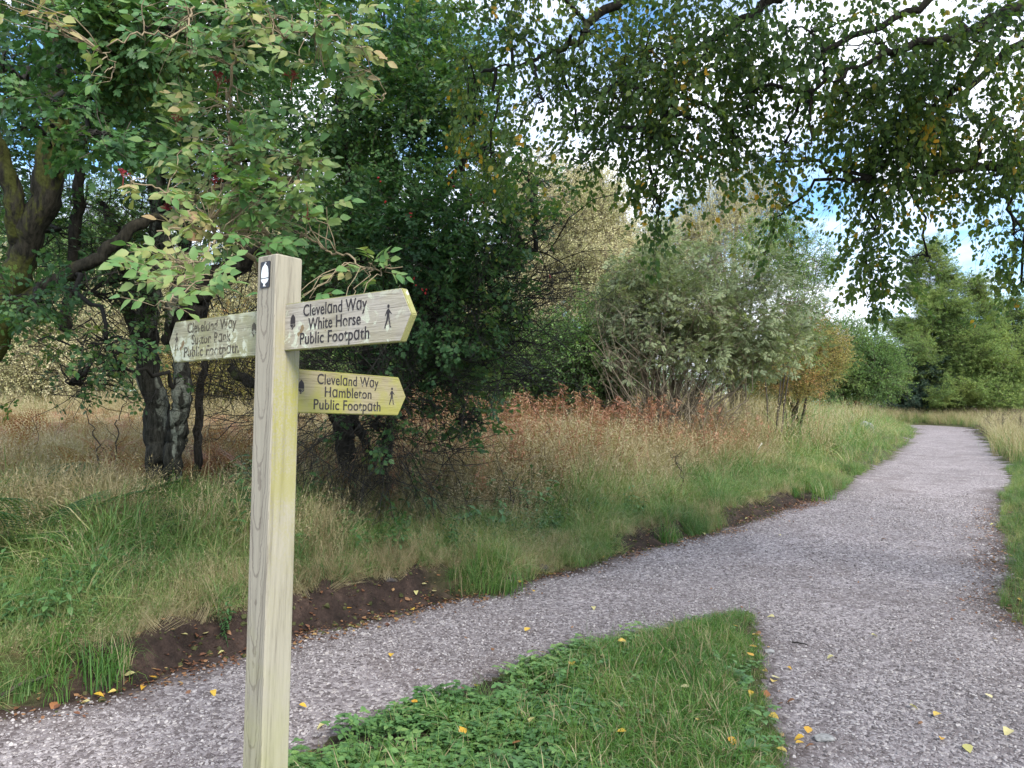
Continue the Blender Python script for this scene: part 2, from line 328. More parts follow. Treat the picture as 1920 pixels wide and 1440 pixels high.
cc = ramp(t, [(a, tuple(v * .95 for v in c)) for a, c in STONE], sx.outputs[0])
gap = ramp(t, [(.0, (.10, .085, .08)), (.16, (1, 1, 1))], math_(t, 'MULTIPLY', v2.outputs[0], 9.0))
cc = mixc(t, .85, cc, gap, 'MULTIPLY'); cc = mixc(t, .6, cc, ramp(t, [(.3, (.68, .66, .66)), (.7, (1.15, 1.12, 1.14))], big), 'MULTIPLY')
fines = ramp(t, [(.50, (0, 0, 0)), (.66, (1, 1, 1))], noise(t, g.outputs['Position'], 2.2, 5, .65)); cc = mixc(t, math_(t, 'MULTIPLY', fines, .55), cc, (.115, .09, .085)); cc = mixc(t, at.outputs['Fac'], cc, (.05, .032, .026))
p = N(t, 'ShaderNodeBsdfPrincipled'); p.inputs['Roughness'].default_value = .85; p.inputs['Specular IOR Level'].default_value = .25
b = N(t, 'ShaderNodeBump'); b.inputs['Strength'].default_value = .8; b.inputs['Distance'].default_value = .012
t.links.new(math_(t, 'MINIMUM', v2.outputs[0], .25), b.inputs['Height']); t.links.new(b.outputs[0], p.inputs['Normal'])
t.links.new(cc, p.inputs['Base Color']); t.links.new(p.outputs[0], o.inputs[0]); M['gravel'] = m
edge = sst(-.28, .0, FF[0] + (fbm(GX.ravel(), GY.ravel(), 6, 7) - .5) * .3) * (1 - .6 * sst(8, 16, GY.ravel()))
edge = np.maximum(edge, .55 * sst(-.15, .0, FF[2])); edge = np.maximum(edge, .8 * sst(-.5, .0, FF[1] + (fbm(GX.ravel(), GY.ravel(), 4, 7) - .5) * .5) * (GY.ravel() < 14))
ground = gridmesh('ground', ~qpath, M['ground'], {'soil': soil})
path = gridmesh('gravel_path', qpath, M['gravel'], {'edge': edge})

# ------------------------------------------------------------------ instancing of uncountable stuff
_gn = {}
def gn_group(protos, key):
    if key in _gn: return _gn[key]
    c = bpy.data.collections.new('library_' + key)
    for k, me in enumerate(protos):
        ob = bpy.data.objects.new(f'{key}_{k:02d}', me); c.objects.link(ob)
    t = bpy.data.node_groups.new('scatter_' + key, 'GeometryNodeTree')
    t.interface.new_socket('Geometry', in_out='INPUT', socket_type='NodeSocketGeometry'); t.interface.new_socket('Geometry', in_out='OUTPUT', socket_type='NodeSocketGeometry')
    gi = t.nodes.new('NodeGroupInput'); go = t.nodes.new('NodeGroupOutput'); ip = t.nodes.new('GeometryNodeInstanceOnPoints'); ci = t.nodes.new('GeometryNodeCollectionInfo')
    ci.inputs['Collection'].default_value = c; ci.inputs['Separate Children'].default_value = True; ci.inputs['Reset Children'].default_value = True
    def na(nm, ty):
        n = t.nodes.new('GeometryNodeInputNamedAttribute'); n.data_type = ty; n.inputs['Name'].default_value = nm
        return n.outputs['Attribute']
    L = t.links.new
    L(gi.outputs[0], ip.inputs['Points']); L(ci.outputs[0], ip.inputs['Instance']); ip.inputs['Pick Instance'].default_value = True
    L(na('pick', 'INT'), ip.inputs['Instance Index']); L(na('rot', 'FLOAT_VECTOR'), ip.inputs['Rotation']); L(na('scl', 'FLOAT_VECTOR'), ip.inputs['Scale'])
    L(ip.outputs[0], go.inputs[0]); _gn[key] = (t, len(protos)); return _gn[key]
def scatter(name, key, protos, P, E, S, parent=None, label=None, cat=None, kind='stuff', pick=None):
    P = np.asarray(P, np.float32); n = len(P)
    if n == 0: return None
    t, k = gn_group(protos, key)
    me = bpy.data.meshes.new(name); me.vertices.add(n); me.vertices.foreach_set('co', P.ravel())
    S = np.asarray(S, np.float32); S = np.repeat(S[:, None], 3, 1) if S.ndim == 1 else S
    for nm, ty, pr, v in (('rot', 'FLOAT_VECTOR', 'vector', E), ('scl', 'FLOAT_VECTOR', 'vector', S)):
        a = me.attributes.new(nm, ty, 'POINT'); a.data.foreach_set(pr, np.asarray(v, np.float32).ravel())
    a = me.attributes.new('pick', 'INT', 'POINT'); a.data.foreach_set('value', (rng.integers(0, k, n) if pick is None else pick).astype(np.int32))
    o = link(name, me, parent); md = o.modifiers.new('scatter', 'NODES'); md.node_group = t
    return tag(o, label, cat, kind=kind)
def edir(D, roll=None):
    D = np.asarray(D, float); D = D / (np.linalg.norm(D, axis=1)[:, None] + 1e-9)
    return np.stack([rng.uniform(-.7, .7, len(D)) if roll is None else roll, -np.arcsin(np.clip(D[:, 2], -1, 1)), np.arctan2(D[:, 1], D[:, 0])], 1)
def eup(n, tilt=.15):
    return np.stack([rng.normal(0, tilt, n), rng.normal(0, tilt, n), rng.uniform(0, 6.283, n)], 1)

# ------------------------------------------------------------------ leaf shapes (along +X, up +Z)
def frame(d, up=(0, 0, 1)):
    d = np.asarray(d, float); d = d / (np.linalg.norm(d) + 1e-9); s = np.cross(up, d)
    if np.linalg.norm(s) < 1e-4: s = np.array([0, 1.0, 0])
    s /= np.linalg.norm(s); return np.stack([d, s, np.cross(d, s)])
def put(mb, V, F, pos, d, up=(0, 0, 1), sc=1, mat=0, a=.5):
    mb.add(np.asarray(V) * sc @ frame(d, up) + np.asarray(pos), F, mat, a)
def ovate(L=1, Wd=.5, fold=.12, droop=.15, n=3):
    prof = {3: [(.0, 0), (.3, .92), (.62, .78), (1, 0)], 4: [(.0, 0), (.18, .7), (.42, 1), (.72, .62), (1, 0)]}[n]
    V = []; F = []
    for k, (x, wd) in enumerate(prof):
        z = -droop * x * x * L
        if wd == 0: V.append((x * L, 0, z))
        else: V += [(x * L, 0, z), (x * L, Wd / 2 * wd, z + fold * wd * Wd), (x * L, -Wd / 2 * wd, z + fold * wd * Wd)]
    F = [(0, 1, 2), (0, 3, 1)]
    for k in range(n - 2):
        b = 1 + 3 * k; F += [(b, b + 3, b + 4, b + 1), (b, b + 2, b + 5, b + 3)]
    b = 1 + 3 * (n - 2); F += [(b, b + 3, b + 1), (b, b + 2, b + 3)]
    return np.array(V), F
def lobed(L=1, lobes=2):
    o = [(0, .0), (.12, .05), (.18, .26), (.34, .40), (.38, .18), (.55, .40), (.70, .38), (.70, .16), (.88, .18), (1.0, 0)]
    pts = [(x, y) for x, y in o] + [(x, -y) for x, y in o[-2:0:-1]]
    V = [(.45, 0, -.03)] + [(x, y, .10 * abs(y) - .12 * x * x) for x, y in pts]
    V = np.array(V) * L; n = len(pts)
    return V, [(0, 1 + k, 1 + (k + 1) % n) for k in range(n)]
def dirv(az, el): return np.array([math.cos(el) * math.cos(az), math.cos(el) * math.sin(az), math.sin(el)])
def rnd(a, b): return float(rng.uniform(a, b))

def sprig_haw(mat, L=.20, nl=16, ls=.042, shape='lobed', twm='twig'):
    mb = MB(); P = np.array([[0, 0, 0], [L * .35, rnd(-.015, .015), rnd(-.01, .015)], [L * .7, rnd(-.02, .02), rnd(-.01, .02)], [L, rnd(-.03, .03), rnd(-.02, .02)]])
    mb.tube(P, [.0022, .0018, .0013, .0007], 3, 1)
    for k in range(nl):
        u = rnd(.08, 1.05); p = np.array([np.interp(u * L, P[:, 0], P[:, i]) for i in range(3)])
        az = rnd(-2.2, 2.2); d = dirv(az, rnd(-.4, .6)); p = p + d * rnd(.004, .035)
        V, F = lobed() if shape == 'lobed' else ovate(1, .62 if shape == 'round' else .42)
        put(mb, V, F, p, d + np.array([.3, 0, rnd(-.5, .2)]), (rnd(-.5, .5), rnd(-.5, .5), 1), ls * rnd(.65, 1.2), 0, rnd(0, 1))
    return mb.mesh('leafy_twig', [M[mat], M[twm]])
def sprig_birch(mat):
    L = rnd(.28, .42); mb = MB(); m_ = 6; P = [[0, 0, 0]]; 
    for k in range(m_): P.append([P[-1][0] + L / m_, P[-1][1] + rnd(-.012, .012), P[-1][2] + rnd(-.012, .012)])
    P = np.array(P); mb.tube(P, np.linspace(.0016, .0006, len(P)), 3, 1)
    for k in range(17):
        u = rnd(.05, 1.0); p = np.array([np.interp(u * L, P[:, 0], P[:, i]) for i in range(3)])
        d = dirv(rnd(-2, 2), rnd(-1, 1)); q = p + d * rnd(.008, .022)
        mb.tube([p, q], .0004, 3, 1)
        V, F = ovate(1, .78, .08, .1, 3); put(mb, V, F, q, d * .6 + np.array([.9, 0, 0]), (rnd(-1, 1), rnd(-1, 1), rnd(-1, 1)), rnd(.026, .046), 0, rnd(0, 1))
    return mb.mesh('birch_twig', [M[mat], M['twig_dark']])
def pinnate(mb, p, d, up, n, L, ll, lw, mat=0, smat=1, a0=None, droop=.25):
    Fm = frame(d, up)
    pts = np.array([[L * k / 4, 0, -droop * L * (k / 4) ** 2] for k in range(5)]) @ Fm + p
    mb.tube(pts, np.linspace(.0016, .0008, 5), 3, smat)
    for k in range(n):
        u = .35 + .62 * k / max(1, n - 1); c = np.array([L * u, 0, -droop * L * u * u])
        for sgn in (1, -1):
            V, F = ovate(1, lw, .1, rnd(.05, .3), 4)
            dl = np.array([.55, sgn * .85, rnd(-.35, .05)]) @ Fm
            put(mb, V, F, c @ Fm + p, dl, Fm[2] + np.array([rnd(-.2, .2), rnd(-.2, .2), 0]), ll * rnd(.8, 1.1), mat, rnd(0, 1) if a0 is None else min(1, max(0, a0 + rnd(-.1, .1))))
    V, F = ovate(1, lw, .1, rnd(.05, .3), 4); put(mb, V, F, np.array([L, 0, -droop * L]) @ Fm + p, np.array([1, 0, -.4]) @ Fm, Fm[2], ll * 1.1, mat, rnd(0, 1) if a0 is None else a0)
def sprig_rowan(mat, n=7):
    mb = MB(); L = .4; mb.tube([[0, 0, 0], [L * .5, .01, .02], [L, 0, .06]], [.004, .003, .0015], 3, 1)
    for k in range(6):
        u = rnd(.2, 1); pinnate(mb, np.array([L * u, 0, .05 * u]), dirv(rnd(-1.6, 1.6), rnd(-.2, .6)), (0, 0, 1), n, rnd(.13, .19), .052, .3)
    return mb.mesh('rowan_twig', [M[mat], M['twig_pale']])
def sprig_fine(mat, L=.55, nl=70, ls=.035, br=6, twm='twig', asp=.4):
    """a leafy branchlet for shrubs further off"""
    mb = MB(); mb.tube([[0, 0, 0], [L * .5, rnd(-.03, .03), .02], [L, rnd(-.05, .05), 0]], [.005, .0035, .0015], 3, 1); B = [(np.zeros(3), np.array([L, 0, 0.]))]
    for k in range(br):
        u = rnd(.15, .9); s = np.array([L * u, 0, .02 * u]); d = dirv(rnd(-1.2, 1.2), rnd(-.8, .8)); e_ = s + d * L * rnd(.25, .5); mb.tube([s, e_], [.0025, .001], 3, 1); B.append((s, e_))
    for k in range(nl):
        s, e_ = B[rng.integers(0, len(B))]; p = s + (e_ - s) * rnd(.1, 1.05); d = dirv(rnd(-3, 3), rnd(-1, 1))
        V = np.array([[0, 0, 0], [.5, .5 * asp, .06], [1, 0, -.1], [.5, -.5 * asp, .06]]); put(mb, V, [(0, 1, 2), (0, 2, 3)], p + d * .008, d + (e_ - s) * 2, (rnd(-1, 1), rnd(-1, 1), 1), ls * rnd(.6, 1.25), 0, rnd(0, 1))
    return mb.mesh('leafy_twig', [M[mat], M[twm]])
def sprig_needle(mat, L=.7, droopy=True):
    mb = MB(); P = np.array([[L * u, 0, -.10 * L * math.sin(u * 2.4) + .12 * L * u * u] for u in np.linspace(0, 1, 6)]); mb.tube(P, np.linspace(.008, .002, 6), 3, 1); segs = [(P[k], P[k + 1]) for k in range(5)]
    for k in range(12):
        u = rnd(.1, .95); s = np.array([np.interp(u * L, P[:, 0], P[:, i]) for i in range(3)]); sg = rng.choice([-1, 1]); e_ = s + np.array([.5, sg * rnd(.4, .9), rnd(-.5, .0)]) * L * rnd(.15, .4) * (1.1 - u * .6)
        mb.tube([s, e_], [.003, .001], 3, 1); segs.append((s, e_)); segs.append((s, e_))
    for k in range(150):
        s, e_ = segs[rng.integers(0, len(segs))]; p = s + (e_ - s) * rnd(0, 1.05); d = dirv(rnd(-3, 3), rnd(-1.2, 1.2))
        V = np.array([[0, .12, 0], [1, 0, 0], [0, -.12, 0]]); put(mb, V, [(0, 1, 2)], p, d + (e_ - s) * 3, (rnd(-1, 1), rnd(-1, 1), rnd(-1, 1)), rnd(.03, .06), 0, rnd(0, 1))
    return mb.mesh('needle_branch', [M[mat], M['twig']])
def twig_tangle(mat='twig', L=.6):
    mb = MB()
    def go(p, d, l, r, lv):
        P = [p]; 
        for k in range(4):
            d = d + rng.normal(0, .22, 3); d /= np.linalg.norm(d); P.append(P[-1] + d * l / 4)
        mb.tube(P, np.linspace(r, r * .45, 5), 3, 0)
        if lv > 0:
            for k in range(3 if lv > 1 else 4):
                q = P[rng.integers(1, 5)]; go(q, d + rng.normal(0, .75, 3), l * rnd(.4, .65), r * .5, lv - 1)
    go(np.zeros(3), np.array([1., 0, 0]), L, .005, 2)
    return mb.mesh('twig_tangle', [M[mat]])

PR = {}
PR['haw'] = [sprig_haw('haw') for _ in range(6)]
PR['haw_l'] = [sprig_haw('haw_l', .22, 16, .05) for _ in range(5)]
PR['birch'] = [sprig_birch('birch') for _ in range(7)]
PR['rowan'] = [sprig_rowan('rowan') for _ in range(5)]
PR['gold'] = [sprig_fine('gold', twm='twig_pale') for _ in range(4)]
PR['green'] = [sprig_fine('green', asp=.7) for _ in range(4)]
PR['orange'] = [sprig_fine('orange', asp=.6) for _ in range(3)]
PR['larch'] = [sprig_needle('larch') for _ in range(5)]
PR['pine'] = [sprig_needle('pine', .5) for _ in range(4)]
PR['tangle'] = [twig_tangle() for _ in range(5)]
PR['tangle_d'] = [twig_tangle('twig_dark') for _ in range(5)]
PR['tangle_p'] = [twig_tangle('twig_pale') for _ in range(4)]

# ------------------------------------------------------------------ trees
def curve(P, n=10, wob=.0):
    """smooth polyline through the points (Catmull-Rom) with a little crookedness"""
    P = np.asarray(P, float); Q_ = np.vstack([2 * P[0] - P[1], P, 2 * P[-1] - P[-2]]); o_ = []
    for i in range(1, len(Q_) - 2):
        for t_ in np.linspace(0, 1, n, endpoint=False):
            a, b_, c, d = Q_[i - 1], Q_[i], Q_[i + 1], Q_[i + 2]
            o_.append(.5 * ((2 * b_) + (c - a) * t_ + (2 * a - 5 * b_ + 4 * c - d) * t_ ** 2 + (3 * b_ - a - 3 * c + d) * t_ ** 3))
    o_.append(P[-1]); o_ = np.array(o_)
    if wob:
        k = rng.normal(0, wob, (len(o_), 3)); k[0] = 0; o_ = o_ + (k + np.roll(k, 1, 0) * .6)
    return o_
def limb(A, B, sag=.15, n=7, crook=.06):
    A = np.asarray(A, float); B = np.asarray(B, float); l = np.linalg.norm(B - A); t_ = np.linspace(0, 1, n)[:, None]
    P = A + (B - A) * t_; P[:, 2] += sag * l * np.sin(t_[:, 0] * math.pi); k = rng.normal(0, crook * l, (n, 3)); k[0] = 0; k[-1] = 0
    return P + k * np.sin(t_ * math.pi)
DENS = 1.0
def blob_pts(b, shell=.35, clump=.0, cs=1.5, seed=0):
    """b = (px, py, depth, rpx, rpy, rdepth, count): an ellipsoid given by where it shows in the photo"""
    px, py, d, rx, ry, rd, n = b; c = W(px, py, d); k = d / FPX; out_ = []
    n = max(2, int(n * DENS)); n2 = int(n * (2.2 if clump else 1)); v = rng.normal(0, 1, (n2, 3)); v /= np.linalg.norm(v, axis=1)[:, None]; r = rng.random(n2) ** shell
    P = c + v * r[:, None] * np.array([rx * k, rd, ry * k])
    if clump:
        q = (vnoise(P[:, 0] + P[:, 1] * .7, P[:, 2] + P[:, 1] * .4, cs, seed) + vnoise(P[:, 0] - P[:, 1], P[:, 2] * 1.1, cs * 2.3, seed + 3) * .5) / 1.5
        P_s = np.argsort(-(q + rng.normal(0, (1 - clump) * .3, n2)))[:n]; v = v[P_s]; P = P[P_s]
    return c, P, v
def foliage(parent, key, blobs, scale=(.8, 1.3), droop=-.1, shell=.4, clump=.6, cs=1.5, hubs=6, anchors=None, hub_r=.012, twm='twig_dark', name='crown', n_single=0, single='leafy_twig', face=.0):
    """crown of leafy twigs with the limbs that carry them; the nearest twigs become objects of their own"""
    global DENS
    DENS = {'birch': .32, 'haw': .42, 'haw_l': .6, 'rowan': 1.15}.get(key, 1.0)
    Ps, Ds = [], []; mb = MB()
    for b in blobs:
        c, P, v = blob_pts(b, shell, clump, cs, len(Ps)); h = P[rng.choice(len(P), min(hubs, len(P)), replace=False)]
        if anchors is not None:
            A = anchors[np.argmin(np.linalg.norm(anchors - c, axis=1))]
            ml = limb(A, c, .12); mb.tube(ml, np.linspace(hub_r * 1.8, hub_r, len(ml)), 6, 0)
        for q in h:
            l_ = limb(c, c + (q - c) * .9, .05, 6, .1); mb.tube(l_, np.linspace(hub_r * .8, hub_r * .2, len(l_)), 4, 0)
            for j in range(3):
                s_ = l_[rng.integers(1, 6)]; e_ = P[np.argsort(np.linalg.norm(P - s_, axis=1))[min(len(P) - 1, rng.integers(0, 12))]]
                l2 = limb(s_, e_, .05, 5, .12); mb.tube(l2, np.linspace(hub_r * .35, hub_r * .12, 5), 3, 0)
        D = v * .7 + rng.normal(0, .55, v.shape); D[:, 2] += droop; D[:, 1] -= face; Ps.append(P); Ds.append(D)
    DENS = 1.0; P = np.vstack(Ps); D = np.vstack(Ds)
    S = rng.uniform(*scale, len(P)); E = edir(D, rng.uniform(-.8, .8, len(P)))
    if hubs: tag(mb.build('branches', [M[twm]], parent, True), kind='stuff')
    if n_single:
        pr = project(P); inside = (pr[:, 0] > 0) & (pr[:, 0] < 1920) & (pr[:, 1] > 0) & (pr[:, 1] < 1440)
        o_ = np.argsort(np.where(inside, pr[:, 2] / S, 1e6))[:n_single]; keep = np.ones(len(P), bool); keep[o_] = False
        for i in o_:
            ob = bpy.data.objects.new(single, PR[key][rng.integers(0, len(PR[key]))]); COL.objects.link(ob); ob.parent = parent
            ob.location = tuple(P[i] - np.array(parent.location)); ob.rotation_euler = tuple(E[i]); ob.scale = (S[i],) * 3
        P, E, S = P[keep], E[keep], S[keep]
    return scatter(name, key, PR[key], P, E, S, parent)
def stem(parent, name, pts, r, mat, sides=14, wob=.12, n=10, crook=.012):
    P = curve(pts, n, crook); mb = MB(); mb.tube(P, np.interp(np.linspace(0, 1, len(P)), np.linspace(0, 1, len(r)), r), sides, 0, wob=wob)
    return mb.build(name, [M[mat]], parent, True), P
def ground_at(px, py_or_d, d=None):
    """ground point under pixel column px at forward distance d"""
    d = py_or_d if d is None else d; x = (px - 960) / FPX * d; return np.array([x, d, gz(x, d)])

# -- mossy old tree at the far left
g0 = ground_at(-180, 6.4)
t1 = empty('hawthorn_tree', g0, 'dark old tree with mossy leaning trunk at the far left edge', 'tree')
_, A1 = stem(t1, 'trunk', [g0 - [0, 0, .15], W(-100, 800, 6.4), W(-20, 640, 6.3), W(40, 490, 6.2), W(92, 330, 6.1), W(108, 170, 6.1), W(92, 20, 6.0), W(70, -160, 5.9)], [.20, .15, .125, .11, .105, .09, .08, .07], 'moss_bark', 18, .10)
_, A2 = stem(t1, 'limb', [W(-20, 640, 6.3), W(70, 545, 6.25), W(170, 495, 6.3), W(260, 420, 6.5), W(330, 395, 6.8), W(450, 330, 7.0)], [.09, .065, .055, .045, .035, .02], 'moss_bark', 10, .12)
_, A3 = stem(t1, 'limb', [W(40, 490, 6.2), W(20, 350, 6.0), W(-30, 200, 5.9), W(-60, 60, 5.8)], [.09, .07, .06, .05], 'moss_bark', 10, .12)
_, A4 = stem(t1, 'limb', [W(95, 330, 6.1), W(150, 260, 6.3), W(240, 160, 6.4), W(330, 20, 6.4), W(400, -80, 6.3)], [.09, .07, .06, .05, .04], 'moss_bark', 10, .18)
_, A5 = stem(t1, 'limb', [W(120, 620, 7.0), W(140, 480, 7.0), W(150, 330, 6.8), W(165, 210, 6.6)], [.055, .05, .045, .04], 'dark_bark', 8, .15)
an = np.vstack([A1, A2, A3, A4])
foliage(t1, 'haw_l', [(20, 130, 4.8, 60, 50, .4, 60), (190, 40, 4.7, 130, 110, .5, 260), (330, 60, 4.8, 150, 100, .5, 320), (150, 200, 4.6, 120, 70, .4, 120), (190, 250, 4.3, 60, 60, .25, 50), (10, -30, 5, 110, 50, .6, 90), (500, 20, 5.2, 160, 70, .5, 260), (250, 130, 4.9, 90, 50, .4, 80)],
        (.8, 1.25), -.2, .5, .6, 1.8, 6, an, .012, n_single=120)
foliage(t1, 'haw', [(60, 60, 7.6, 240, 200, .8, 1100), (320, 120, 6.8, 200, 170, 1.2, 1300), (90, 430, 7.2, 170, 70, .5, 200), (60, 570, 5.8, 140, 40, .6, 170), (200, 640, 6.0, 120, 40, .6, 80), (0, 330, 7.6, 120, 120, .5, 330), (60, 230, 7.8, 150, 120, .6, 500), (-350, 300, 6.5, 300, 400, 1.5, 900), (60, -300, 6, 300, 250, 1.5, 900)],
        (.8, 1.3), -.15, .5, .65, 1.6, 7, an, .014, n_single=60)

# -- multi-stemmed tree with lichen on its bark, behind the left finger board
g0 = ground_at(308, 8.3)
t2 = empty('hawthorn_tree', g0, 'multi-stemmed tree with pale lichened bark behind the left finger board', 'tree')
_, B1 = stem(t2, 'trunk', [g0 + [0, 0, -.2], W(300, 860, 8.3), W(292, 760, 8.3), W(272, 660, 8.3), W(285, 540, 8.2), W(300, 430, 8.1), W(290, 280, 8.0), W(310, 120, 8.0)], [.20, .15, .125, .12, .11, .10, .09, .08], 'lichen_bark', 18, .07)
_, B2 = stem(t2, 'trunk', [g0 + [.12, 0, -.2], W(326, 860, 8.1), W(335, 790, 8.05), W(340, 740, 8.0), W(336, 660, 8.15), W(322, 580, 8.2), W(345, 490, 8.2), W(360, 350, 8.2)], [.12, .09, .10, .09, .08, .075, .07, .05], 'lichen_bark', 16, .10)
_, B3 = stem(t2, 'limb', [W(325, 640, 8.2), W(362, 575, 8.0), W(410, 520, 7.9), W(470, 482, 7.8), W(560, 430, 7.6)], [.12, .115, .11, .09, .05], 'dark_bark', 12, .18)
_, B4 = stem(t2, 'limb', [g0 + [.35, .1, -.1], W(372, 840, 8.4), W(378, 700, 8.5), W(385, 560, 8.5)], [.05, .045, .04, .035], 'dark_bark', 8, .15)
_, B5 = stem(t2, 'limb', [W(272, 660, 8.3), W(240, 560, 8.2), W(225, 450, 8), W(190, 380, 7.8)], [.08, .06, .05, .03], 'dark_bark', 8, .15)
an = np.vstack([B1[30:], B2[30:], B3, B5])
foliage(t2, 'haw', [(330, 240, 8.2, 220, 170, 1.3, 1500), (250, 480, 8.0, 130, 60, .9, 330), (480, 300, 8.4, 200, 200, 1.2, 1500), (170, 550, 7.6, 130, 50, .8, 140), (230, 690, 7.4, 90, 60, .6, 60), (130, 720, 7.4, 110, 60, .6, 60), (400, 60, 8.2, 240, 160, 1.2, 1300)],
        (.8, 1.35), -.1, .5, .7, 1.4, 8, an, .016, n_single=40)
pts = [blob_pts((200, 640, 8.0, 240, 130, 1.0, 90))[1], blob_pts((120, 480, 7.4, 240, 110, 1.0, 110))[1], blob_pts((420, 620, 8.2, 90, 160, .8, 110))[1], blob_pts((300, 380, 8.4, 220, 90, 1.0, 90))[1]]
P = np.vstack(pts); scatter('bare_twigs', 'tangle_d', PR['tangle_d'], P, edir(rng.normal(0, 1, (len(P), 3)) + [0, 0, .2]), rng.uniform(.7, 1.4, len(P)), t2)

# -- big hawthorn behind the post, red berries
g0 = ground_at(700, 7.9)
t3 = empty('hawthorn_tree', g0, 'broad dark green hawthorn with red berries behind the finger boards', 'tree')
_, C1 = stem(t3, 'trunk', [g0 + [0, 0, -.2], W(690, 850, 7.9), W(665, 790, 7.9), W(680, 700, 7.8), W(700, 560, 7.6), W(660, 400, 7.4), W(640, 200, 7.3)], [.055, .05, .048, .05, .05, .045, .035], 'dark_bark', 14, .15)
_, C2 = stem(t3, 'limb', [g0 + [-.15, 0, -.2], W(640, 800, 7.8), W(585, 750, 7.7), W(500, 730, 7.8), W(430, 690, 8.0)], [.12, .09, .075, .06, .04], 'dark_bark', 10, .2)
_, C3 = stem(t3, 'limb', [W(680, 700, 7.8), W(760, 640, 7.5), W(850, 570, 7.2), W(940, 500, 7.0), W(1000, 470, 6.9)], [.08, .06, .045, .035, .018], 'dark_bark', 8, .15)
_, C4 = stem(t3, 'limb', [g0 + [.1, 0, 0], W(740, 760, 7.6), W(830, 690, 7.3), W(960, 640, 7.0)], [.07, .05, .04, .02], 'dark_bark', 8, .15)
_, C5 = stem(t3, 'limb', [W(700, 560, 7.6), W(780, 420, 7.2), W(860, 320, 7.0), W(900, 200, 7.0)], [.07, .05, .04, .02], 'dark_bark', 8, .15)
an = np.vstack([C1[25:], C2[15:], C3, C4, C5])
HB = [(650, 230, 7.4, 190, 200, 1.1, 1900), (800, 200, 7.4, 130, 170, 1.0, 1200), (720, 60, 7.4, 210, 110, 1.1, 1300), (700, 480, 7.0, 180, 120, .9, 1300), (850, 420, 6.8, 150, 110, .8, 1000), (950, 430, 6.6, 70, 80, .6, 170),
      (830, 600, 6.8, 130, 110, .8, 850), (920, 560, 6.6, 80, 90, .7, 240), (800, 730, 6.9, 110, 90, .7, 330), (700, 800, 7.0, 130, 50, .6, 90), (860, 790, 6.8, 90, 40, .6, 50), (860, 200, 7.2, 80, 120, .8, 600), (900, 300, 7.0, 60, 50, .6, 170), (900, 700, 6.8, 80, 80, .6, 140), (600, 600, 7.6, 120, 80, .7, 350), (1000, 350, 6.9, 60, 40, .5, 90)]
foliage(t3, 'haw', HB, (.8, 1.3), -.15, .5, .68, 1.5, 9, an, .014, n_single=120)
foliage(t3, 'haw_l', [(880, 400, 6.2, 110, 70, .3, 60), (760, 440, 6.3, 90, 60, .3, 45), (960, 420, 6.1, 50, 50, .3, 30), (850, 480, 6.1, 90, 60, .3, 90), (700, 470, 6.4, 150, 100, .3, 200), (830, 590, 6.2, 120, 80, .3, 150), (640, 300, 6.8, 150, 120, .3, 160), (800, 250, 6.6, 120, 130, .3, 130)], (.6, .9), -.2, .5, .5, 2, 0, None)
pts = [blob_pts((690, 850, 7.2, 170, 60, .7, 150))[1], blob_pts((760, 690, 7.0, 150, 120, .8, 330))[1], blob_pts((880, 620, 6.8, 130, 150, .7, 150))[1], blob_pts((650, 640, 7.6, 150, 130, .7, 170))[1], blob_pts((960, 540, 6.7, 100, 90, .5, 60))[1], blob_pts((560, 760, 7.7, 160, 80, .6, 90))[1]]
P = np.vstack(pts); D = P - np.array(W(690, 760, 7.8)); scatter('bare_twigs', 'tangle_d', PR['tangle_d'], P, edir(D / np.linalg.norm(D, axis=1)[:, None] + rng.normal(0, .6, P.shape)), rng.uniform(.6, 1.2, len(P)), t3)
# long thin twigs reaching right over the rough grass
mb = MB()
for (a, b_) in [((900, 600), (1090, 560)), ((880, 640), (1080, 625)), ((930, 560), (1120, 500)), ((960, 480), (1080, 400)), ((900, 680), (1060, 600)), ((960, 640), (1170, 700)), ((1000, 470), (1130, 560)), ((1030, 470), (1180, 340)), ((940, 700), (1130, 760)), ((900, 590), (1050, 700))]:
    l_ = limb(W(*a, 6.8), W(*b_, 6.5), .08, 8, .05); mb.tube(l_, np.linspace(.008, .002, 8), 4, 0)
    for j in range(5):
        s_ = l_[rng.integers(2, 8)]; e_ = s_ + rng.normal(0, .16, 3) + [.05, 0, -.02]; l2 = limb(s_, e_, .05, 5, .1); mb.tube(l2, np.linspace(.003, .001, 5), 3, 0)
tag(mb.build('long_twigs', [M['twig_dark']], t3), kind='stuff')
# berries: small bunches near the camera side
for (px, py, n_) in [(905, 378, 5), (712, 335, 3), (880, 365, 3), (768, 403, 3), (870, 420, 3), (795, 545, 5), (780, 527, 5), (725, 380, 2), (850, 352, 2), (765, 410, 2), (842, 335, 3), (1030, 520, 2)]:
    mb = MB(); c = W(px, py, 6.15 if px < 1000 else 6.3)
    for k in range(n_):
        q = c + rng.normal(0, .016, 3); bm = bmesh.new(); bmesh.ops.create_icosphere(bm, subdivisions=1, radius=.0085)
        mb.add([list(v.co + Vector(q)) for v in bm.verts], [[v.index for v in f.verts] for f in bm.faces]); bm.free(); mb.tube([q, q + [0, 0, .03]], .0008, 3, 1)
    mb.build('berry_bunch', [M['berry'], M['twig_dark']], t3, True)

